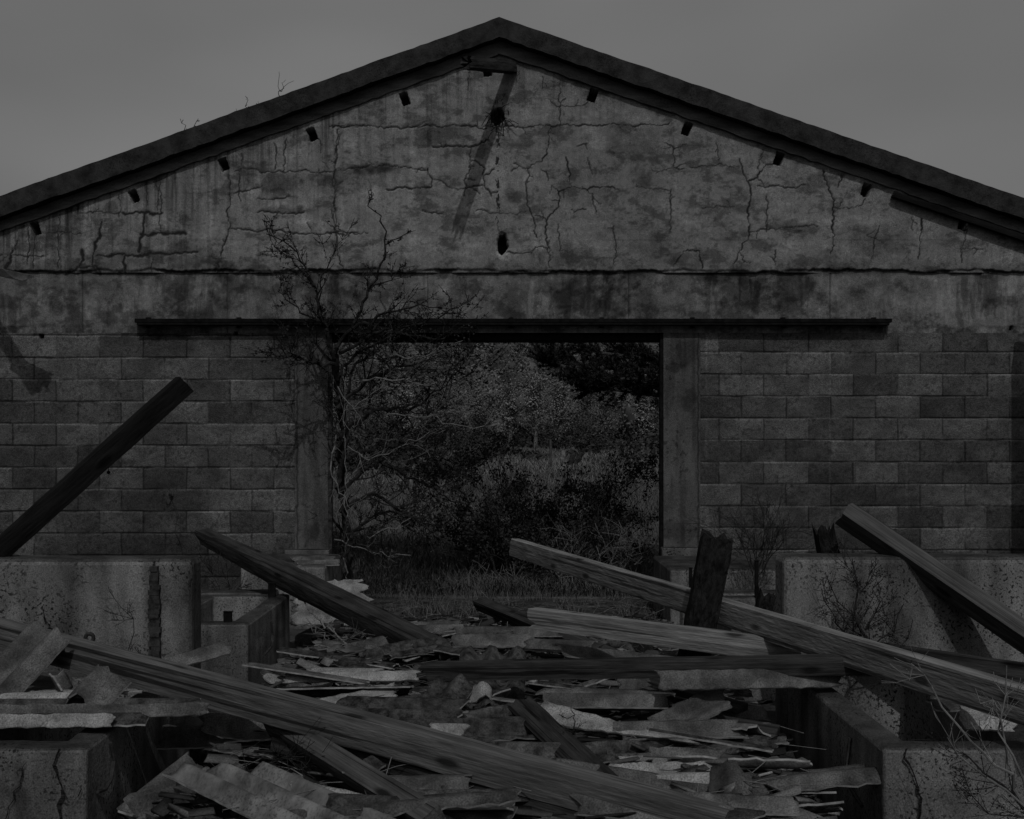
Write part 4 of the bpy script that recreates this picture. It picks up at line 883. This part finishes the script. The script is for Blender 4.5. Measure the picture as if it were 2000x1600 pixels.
HS = [ # px, py, d, L, W, yaw, pitch, roll, material, seed, kwargs, label
 (549,1551,3.56,.98,.30,-43,3,4,'sheet_worn',1,dict(rag=.012,phase=0,wave=.092,amp=.021,quad=[(-.5,-.5),(.5,-.5),(.5,.5),(-.18,.5)]),'large ridged roofing sheet slanting down to the bottom edge at left'),
 (195,1387,4.06,.78,.045,1,0,62,'sheet_grey',2,dict(skew=.03,amp=.004),'long narrow sheet edge facing the viewer across the left manger, upper of two'),
 (190,1374,4.20,.85,.16,1,0,2,'sheet_moss',102,dict(skew=.03),'mossy sheet deck lying over the left manger behind its pale edge'),
 (95,1408,3.95,.46,.05,2,0,62,'sheet_pale',3,dict(skew=.02,amp=.004),'pale edged sheet jutting over the left manger opening, lower of two'),
 (140,1402,4.02,.50,.11,2,0,0,'sheet_moss',103,dict(skew=.05),'mossy sheet whose right end overhangs the rim of the left manger'),
 (28,1300,4.35,.42,.24,58,-38,10,'sheet_grey',4,dict(skew=.05),'ridged sheet propped steeply against the timber at the far left'),
 (175,1345,4.20,.20,.20,68,-30,0,'sheet_grey',5,dict(skew=.06,amp=.045,wave=.20,phase=0),'hood shaped sheet fragment perched on the left manger pile'),
 (80,1362,4.24,.34,.14,4,0,24,'sheet_pale',6,dict(skew=.06),'speckled strip of sheet left of the hood shaped fragment'),
 (120,1333,4.3,.07,.09,0,60,0,'sheet_grey',7,dict(skew=.1),'small chip standing up beside the hood shaped fragment'),
 (238,1350,4.3,.16,.07,12,0,20,'sheet_pale',8,dict(skew=.1),'small pale chip right of the hood shaped fragment'),
 (375,1284,4.75,.34,.07,22,-12,35,'sheet_grey',9,dict(skew=.04,amp=.008),'narrow strip poking out toward the small left manger'),
 (648,1174,8.0,.62,.36,-6,0,72,'sheet_pale',10,dict(amp=.010,quad=[(-.46,-.5),(.5,-.5),(.36,.46),(-.40,.38)],rag=.03),'large round topped sheet leaning behind the long dark beam'),
 (612,1094,8.95,.30,.30,18,0,6,'sheet_grey',11,dict(amp=.016),'flat broken sheet lying on the block left of the doorway'),
 (958,1322,5.14,.52,.33,88,-17,0,'sheet_moss',12,dict(phase=0,skew=.03,amp=.022,wave=.12),'mossy corrugated sheet running under the dark horizontal beam toward the viewer'),
 (872,1352,4.70,.24,.18,70,-18,0,'sheet_moss',13,dict(amp=.02),'mossy wavy scrap left of the sheet under the horizontal beam'),
 (930,1352,4.72,.10,.13,88,-35,0,'sheet_pale',14,dict(amp=.022,phase=1.2),'pale curled fragment on the mossy sheet below the horizontal beam'),
 (665,1372,4.66,.52,.18,17,-3,26,'sheet_pale',15,dict(skew=.05,amp=.012,quad=[(-.5,-.2),(.5,-.5),(.5,.5),(-.5,.2)]),'broad pale sheet above the longest timber at left centre'),
 (640,1350,4.85,.72,.24,5,0,-12,'sheet_moss',16,dict(skew=.05),'dark curled sheet behind the broad pale one'),
 (690,1321,5.20,.64,.06,5,0,34,'sheet_pale',17,dict(skew=.04,amp=.006),'bright thin strip lying beyond the dark curled sheet'),
 (775,1385,4.45,.52,.20,-6,0,8,'sheet_moss',18,dict(skew=.05,amp=.014),'dark mossy slab of sheet above the middle of the longest timber'),
 (895,1424,4.22,.56,.20,14,2,18,'sheet_moss',19,dict(skew=.10,amp=.02,rag=.022),'crumpled mossy sheet at the centre of the rubble'),
 (872,1432,4.10,.14,.08,-5,0,30,'sheet_pale',20,dict(skew=.10,amp=.01),'small bright chip in the crumpled mossy sheet'),
 (1195,1418,4.34,.66,.14,-27,4,24,'sheet_pale',21,dict(skew=.05,amp=.008,quad=[(-.5,-.5),(.5,-.1),(.5,.1),(-.5,.5)]),'bright long triangular sheet right of the dark rotten timber'),
 (1482,1325,4.58,.86,.085,4,0,44,'sheet_grey',22,dict(skew=.02,amp=.008,quad=[(-.48,-.5),(.38,-.5),(.5,.5),(-.5,.5)]),'long sheet strip directly under the dark horizontal beam'),
 (1310,1522,3.80,.42,.18,3,0,26,'sheet_pale',23,dict(skew=.06,amp=.02,phase=0),'smooth pale sheet piece near the right manger foot'),
 (1425,1535,3.72,.18,.14,74,-30,0,'sheet_grey',24,dict(skew=.06),'upturned sheet piece right of the smooth pale one'),
 (1525,1575,3.55,.26,.14,-42,8,0,'sheet_grey',25,dict(skew=.05,phase=0),'tilted sheet piece against the foot of the right manger'),
 (1330,1432,4.28,.50,.12,4,0,18,'sheet_grey',26,dict(skew=.08),'grey strip ending near the right manger wall, second layer down'),
 (1350,1395,4.50,.40,.14,30,-14,24,'sheet_grey',27,dict(skew=.12,amp=.018),'pointed sheet splinter tilted up toward the right manger'),
 (1180,1365,4.66,.55,.20,-2,0,12,'sheet_grey',28,dict(skew=.08),'wavy edged sheet below the middle of the horizontal beam'),
 (1085,1265,5.9,.36,.16,-12,0,14,'sheet_grey',29,dict(skew=.08),'sheet with a bent up right end behind the horizontal beam'),
 (960,1252,6.1,.40,.20,3,0,18,'sheet_grey',30,dict(skew=.1),'wavy grey sheet lying left of the broad pale timber'),
 (985,1232,6.6,.62,.16,0,0,12,'sheet_grey',31,dict(skew=.06),'long thin sheet just left of the splintered timber end'),
 (850,1225,7.0,.34,.14,8,0,10,'sheet_grey',32,dict(skew=.06,amp=.03),'small curled sheet right of the long dark beam'),
 (620,1275,6.3,.30,.20,8,-5,14,'sheet_moss',33,dict(skew=.1),'mossy piece beside the small left manger'),
 (330,1588,3.85,.30,.16,30,0,30,'sheet_grey',34,dict(amp=.035,skew=.1,rag=.022),'curled sheet at the foot of the bottom left manger'),
 (335,1550,4.05,.28,.22,50,-25,10,'sheet_grey',35,dict(amp=.035,skew=.1),'hump shaped sheet leaning on the bottom left manger wall'),
 (880,1565,3.52,.42,.16,2,0,8,'sheet_moss',36,dict(skew=.08),'mossy flat piece at the bottom centre below the longest timber'),
 (700,1585,3.40,.24,.14,-8,0,20,'sheet_moss',37,dict(skew=.08),'small mossy piece at the bottom between two timbers'),
 (820,1540,3.62,.30,.18,8,0,22,'sheet_grey',38,dict(skew=.1),'grey sheet piece below the middle of the longest timber'),
 (1065,1500,3.95,.13,.13,40,0,30,'sheet_moss',39,dict(skew=.1,amp=.03,phase=0),'small humped piece left of the dark rotten timber'),
 (960,1462,4.05,.60,.16,-5,0,14,'sheet_moss',40,dict(skew=.05),'long mossy strip just behind the longest timber'),
 (1262,1497,3.98,.16,.10,4,0,24,'sheet_pale',41,dict(skew=.08,amp=.01),'pale piece touching the right side of the dark rotten timber'),
 (1210,1470,4.10,.36,.14,6,0,16,'sheet_moss',42,dict(skew=.1),'mossy piece beside the dark rotten timber on its right'),
 (1270,1570,3.5,.50,.2,-18,0,14,'sheet_grey',43,dict(skew=.08,phase=0),'ridged sheet beside the lower end of the longest timber'),
 (450,1425,4.4,.55,.2,6,0,28,'sheet_grey',44,dict(skew=.06,amp=.01),'smooth grey sheet under the left part of the longest timber'),
 (1900,1372,4.2,.30,.12,-8,0,10,'sheet_grey',45,dict(skew=.1,amp=.012),'thin slate of sheet lying on the right manger'),
 (1935,1400,4.05,.20,.12,-10,0,30,'sheet_pale',46,dict(skew=.2,amp=.01),'crumpled pale scrap on the right manger rim'),
 (14,536,9.35,.36,.10,-12,12,45,'sheet_grey',47,dict(skew=.06,amp=.012),'end of a sheet jutting in at the left edge high on the wall'),
]
for px, py, d, L, W, ya, pi_, ro, m, sd_, kw, lb in HS:
    sheet(P(px, py, d), L, W, D(ya), D(pi_), D(ro), m, sd_+200, label=lb, **kw)
# the many smaller broken pieces that fill the alley
rr = random.Random(77)
zones = [('near the viewer', 3.4, 4.2), ('in the middle of the heap', 4.2, 5.6), ('toward the doorway', 5.6, 8.2)]
kinds = {'sheet_grey': 'grey', 'sheet_moss': 'mossy', 'sheet_pale': 'pale'}
cnt = 0
while cnt < 240:
    y = 3.35+rr.random()**1.15*4.9; x = rr.uniform(LX+.08, RX-.08)
    L = rr.uniform(.16, .74)*(1.0 if y < 6 else .85); W = rr.uniform(.03, .15)
    m = rr.choices(['sheet_grey', 'sheet_moss', 'sheet_pale'], [6, 5, 1.2])[0]
    z = mound(x, y)+rr.uniform(.0, .14)*(1 if y < 7 else .4)
    if abs(x) > 1.0: L = min(L, .30); z = min(z, mound(x, y)+.05)
    ppx, ppy = CX+x*F/y, HY+(EYE-z)*F/y
    if 300 < ppx < 720 and ppy > 1470 or 1020 < ppx < 1300 and 1370 < ppy < 1590 or 880 < ppx < 1050 and 1255 < ppy < 1335: z = mound(x, y)-.02; L *= .5
    side = 'left' if x < -.45 else ('right' if x > .4 else 'middle')
    zn = zones[0][0] if y < 4.2 else (zones[1][0] if y < 5.6 else zones[2][0])
    sz = 'long' if L > .32 else ('short' if L > .2 else 'tiny')
    lb = '%s %s roofing piece, %s of the alley, %s' % (sz, kinds[m], side, zn)
    sheet((x, y, z), L, W, rr.gauss(0, .42), rr.gauss(0, .12), rr.gauss(.15, .35), m, 500+cnt, label=lb, name='roofing_fragment', amp=rr.choice([.006, .015, .019]), rag=.014, group='small broken pieces of roofing in the alley')
    cnt += 1
# loose chips and litter: nobody could count these
rg = np.random.RandomState(9); n = 6000
y = 3.3+rg.rand(n)**1.1*5.9; x = rg.uniform(LX+.02, RX-.02, n); z = np.array([mound(a, b) for a, b in zip(x, y)])+.01+rg.rand(n)*.03
tag(quads(np.stack([x, y, z], 1), rg.uniform(.008, .045, n)*rg.uniform(.4, 1, n), rg, 'debris', M['sheet_moss'], up=1.4), 'small chips and crumbs scattered over the rubble bed', 'debris', kind='stuff')
n = 1500; y = 3.35+rg.rand(n)**1.1*5.2; x = rg.uniform(LX+.16, RX-.2, n); z = np.array([mound(a, b) for a, b in zip(x, y)])+rg.rand(n)*.09
L_ = rg.uniform(.04, .22, n); W_ = rg.uniform(.006, .032, n); a = rg.normal(0, .55, n); tl = rg.normal(0, .16, n); ro = rg.normal(.2, .5, n)
ux = np.stack([np.cos(a)*np.cos(tl), np.sin(a)*np.cos(tl), np.sin(tl)], 1); up_ = np.array([0, 0, 1.]); vy = np.cross(up_, ux); vy /= np.linalg.norm(vy, axis=1)[:, None]; wz_ = np.cross(ux, vy)
vy, wz_ = vy*np.cos(ro)[:, None]+wz_*np.sin(ro)[:, None], -vy*np.sin(ro)[:, None]+wz_*np.cos(ro)[:, None]
c = np.stack([x, y, z], 1); V = []
for sx_, sy_, sz_ in [(-1,-1,-1),(1,-1,-1),(1,1,-1),(-1,1,-1),(-1,-1,1),(1,-1,1),(1,1,1),(-1,1,1)]:
    V.append(c+ux*(L_*.5*sx_*rg.uniform(.75, 1, n))[:, None]+vy*(W_*sy_*rg.uniform(.5, 1, n))[:, None]+wz_*(.0035*sz_))
V = np.stack(V, 1).reshape(-1, 3); Q = np.concatenate([np.arange(n)[:, None]*8+f for f in ([0,3,2,1],[4,5,6,7],[0,1,5,4],[1,2,6,5],[2,3,7,6],[3,0,4,7])])
tag(link('debris_shards', np_mesh('debris_shards', V, Q, np.repeat(rg.choice([.010, .018, .03, .05, .085, .13], n, p=[.2, .25, .22, .16, .11, .06]), 8)), M['shard']), 'splinters and thin slivers of broken roofing filling the gaps of the heap', 'debris', kind='stuff')
mb = MB(); rr = random.Random(10)
for k in range(900):
    y = 3.4+rr.random()*6.4; x = rr.uniform(LX+.2, RX-.28); a = rr.gauss(0, .9); L = rr.uniform(.06, .4); z = mound(x, y)+rr.uniform(.01, .09)
    p = Vector((x, y, z)); d = Vector((math.cos(a), math.sin(a), rr.gauss(0, .15)))*L
    mb.tube([p, p+d*.5+Vector((0, 0, rr.gauss(0, .02))), p+d], rr.uniform(.001, .0025), 3, cap=False)
tag(mb.build('fallen_twigs', M['twig_pale']), 'thin dead twigs and straw scattered through the rubble', 'twigs', kind='stuff')
# ================================================================== SMALL PLANTS
S = dict(side=6, sl=.12, lev=1, wob=.3, minr=.0014)
def rtop(px): return 33+7-3*abs(px-975)/1000+(.3645*(975-px) if px < 975 else .35*(px-975))
RD = 9.95
plant('wall_plant', 'bare forked twig growing on the roof coping, the tallest one', 'plant', P(546,190,RD), [(pp((547,192,RD),(547,182,RD),(543,165,RD),(545,140,RD)), .004, .0015, dict(side=0)),(pp((547,182,RD),(552,172,RD),(574,158,RD)), .003, .0015, dict(side=1, sl=.03)),(pp((548,176,RD),(552,162,RD),(558,156,RD)), .003, .0015, dict(side=0))], bud=0, minr=.002)
plant('wall_plant', 'budding two stemmed sprig on the roof coping, lowest on the slope', 'plant', P(368,257,RD), [(pp((369,259,RD),(360,248,RD),(352,232,RD)), .004, .002, dict(side=2, sl=.04)),(pp((369,259,RD),(380,250,RD),(386,234,RD)), .004, .002, dict(side=2, sl=.04))], bud=0, seed=5, minr=.002)
plant('wall_plant', 'tiny leafy tuft on the roof coping between the two sprigs', 'plant', P(485,213,RD), [(pp((486,216,RD),(483,205,RD),(480,195,RD)), .004, .002, dict(side=5, sl=.03)),(pp((486,216,RD),(485,208,RD)), .008, .004, dict(side=6, sl=.03))], bud=0, seed=6, minr=.002)
plant('wall_plant', 'single thin blade on the roof coping left of the leafy tuft', 'plant', P(462,224,RD), [(pp((462,226,RD),(462,219,RD),(461,212,RD)), .003, .0015, dict(side=0))], bud=0, minr=.002)
plant('wall_plant', 'single thin blade on the roof coping right of the leafy tuft', 'plant', P(504,208,RD), [(pp((504,210,RD),(504,204,RD),(504,198,RD)), .003, .0015, dict(side=0))], bud=0, minr=.002)
plant('sapling', 'leafless budding sapling in front of the tall right slab', 'shrub', P(1688,1262,4.8), [
 (pp((1692,1285,4.75),(1680,1220,4.8),(1672,1150,4.85),(1664,1090,4.9)), .007, .002, dict(side=10, sl=.16)),
 (pp((1688,1250,4.8),(1640,1180,4.8),(1612,1120,4.8)), .004, .0015, dict(side=8, sl=.14)),
 (pp((1686,1230,4.8),(1715,1170,4.8),(1725,1130,4.8)), .004, .0015, dict(side=8, sl=.14)),
 (pp((1674,1160,4.85),(1700,1130,4.85),(1715,1098,4.85)), .003, .0015, dict(side=5, sl=.1)),
 (pp((1690,1265,4.8),(1745,1230,4.8),(1765,1180,4.8)), .004, .0015, dict(side=8, sl=.12)),
 (pp((1690,1270,4.8),(1650,1240,4.8),(1620,1200,4.8),(1605,1150,4.8)), .004, .0015, dict(side=6, sl=.14)),
 (pp((1690,1285,4.8),(1770,1260,4.8),(1783,1212,4.8)), .003, .0015, dict(side=4, sl=.1))], 'twig', .0055, 'leaf', 41, wob=.4, minr=.0012)
plant('bare_bush', 'thin leafless bush against the block wall right of the charred post', 'shrub', P(1480,1110,8.4), [
 (pp((1470+i*3,1120,8.4),(1450+i*10,1070,8.4),(1420+i*17,1000+12*abs(i-4),8.5)), .004, .0015, dict(side=9, sl=.3)) for i in range(8)], 'twig', 0, seed=42, wob=.45, minr=.0016)
plant('foreground_twigs', 'pale bare twigs rising close to the viewer at the bottom right', 'shrub', P(2060,1640,3.2), [
 (pp((2040,1640,3.2),(1990,1550,3.2),(1955,1490,3.2),(1900,1440,3.2),(1850,1380,3.25),(1800,1325,3.3),(1780,1290,3.3)), .006, .0015, dict(side=8, sl=.12)),
 (pp((2010,1580,3.2),(1968,1470,3.2),(1955,1400,3.2),(1948,1370,3.2)), .004, .0015, dict(side=4, sl=.1)),
 (pp((1965,1520,3.2),(1968,1400,3.2),(1966,1300,3.2)), .004, .0015, dict(side=5, sl=.09)),
 (pp((2030,1620,3.2),(1960,1540,3.2),(1890,1480,3.2),(1850,1440,3.2)), .004, .0015, dict(side=8, sl=.12)),
 (pp((1955,1400,3.2),(1930,1370,3.2),(1905,1345,3.2)), .003, .001, dict(side=3, sl=.08))], 'twig_pale', 0, seed=43, wob=.3, minr=.0008)
plant('foreground_shrub', 'dark budding twigs crossing the front of the bottom right manger', 'shrub', P(2050,1640,3.4), [
 (pp((2050,1640,3.45),(1980,1560,3.45),(1930,1510,3.45),(1880,1470,3.5)), .006, .002, dict(side=12, sl=.14)),
 (pp((2020,1600,3.45),(1940,1590,3.45),(1880,1540,3.5)), .003, .0015, dict(side=8, sl=.12))], 'twig', .005, 'leaf', seed=44, minr=.001)
plant('sapling', 'small bare sapling before the tall left slab beside the longest timber', 'shrub', P(249,1330,4.5), [
 (pp((249,1335,4.5),(249,1270,4.55),(252,1210,4.6),(250,1175,4.6)), .003, .001, dict(side=8, sl=.1)),
 (pp((249,1330,4.5),(232,1290,4.5),(222,1262,4.5)), .002, .001, dict(side=4, sl=.06)),(pp((249,1325,4.5),(262,1290,4.5),(268,1265,4.5)), .002, .001, dict(side=4, sl=.06))], 'twig', .003, 'leaf', 45, minr=.001)
plant('dry_stalk', 'two tall dry seed stalks behind the top of the tall left slab', 'plant', P(360,1085,5.6), [
 (pp((361,1100,5.6),(353,1040,5.6),(342,1000,5.6),(334,970,5.6)), .0022, .0012, dict(side=2, sl=.03)),(pp((359,1100,5.6),(348,1030,5.6),(343,990,5.6)), .0018, .001, dict(side=1, sl=.03)),
 (pp((334,985,5.6),(334,970,5.6)), .004, .002, dict(side=9, sl=.025))], 'twig', .004, 'leaf', 46, minr=.001)
plant('bare_bush', 'small leafless bush in the gap right of the tall left slab', 'shrub', P(440,1180,7.9), [
 (pp((440,1195,7.9),(425,1150,7.9),(405,1110,7.9)), .004, .0016, dict(side=5, sl=.2)),(pp((440,1195,7.9),(445,1130,7.9),(430,1080,7.9)), .004, .0016, dict(side=6, sl=.2)),(pp((440,1195,7.9),(462,1150,7.9),(478,1120,7.9)), .004, .0016, dict(side=5, sl=.15))], 'twig', 0, seed=47, minr=.0016)
plant('sapling', 'tiny bare sprig standing on the bright triangular sheet', 'plant', P(1122,1452,4.1), [
 (pp((1123,1455,4.1),(1123,1420,4.1),(1122,1400,4.1),(1115,1380,4.1)), .0025, .001, dict(side=3, sl=.05)),(pp((1122,1436,4.1),(1105,1425,4.1),(1098,1415,4.1)), .0018, .0008, dict(side=1, sl=.03)),(pp((1123,1412,4.1),(1105,1405,4.1),(1092,1396,4.1)), .0018, .0008, dict(side=1, sl=.03))], 'twig', .003, 'leaf', 48, minr=.0009)
plant('fallen_branch', 'bundle of pale dry stalks sprawling beside the small left manger', 'branch', P(650,1240,7.0), [
 (pp((572,1163,7.4),(640,1225,7.0),(720,1290,6.4),(760,1320,6.1)), .006, .003, dict(side=4, sl=.2)),(pp((620,1210,7.1),(690,1265,6.7),(760,1300,6.3)), .004, .002, dict(side=3, sl=.2)),
 (pp((600,1215,7.1),(650,1260,6.7),(700,1300,6.3)), .003, .002, dict(side=6, sl=.25)),(pp((640,1235,7.0),(720,1280,6.5),(790,1310,6.2)), .003, .002, dict(side=6, sl=.25)),
 (pp((580,1215,7.2),(640,1245,7.0),(660,1290,6.6)), .003, .002, dict(side=6, sl=.25))], 'twig_pale', 0, seed=49, minr=.0015)
plant('fallen_branch', 'dead brushwood lying on the rubble below the left part of the longest timber', 'branch', P(560,1480,4.0), [
 (pp((480,1470,4.05),(560,1490,3.95),(620,1480,3.95)), .004, .0015, dict(side=9, sl=.15)),(pp((500,1500,3.9),(560,1475,3.95),(600,1500,3.9)), .003, .0015, dict(side=9, sl=.15))], 'twig', 0, seed=50, minr=.0012)
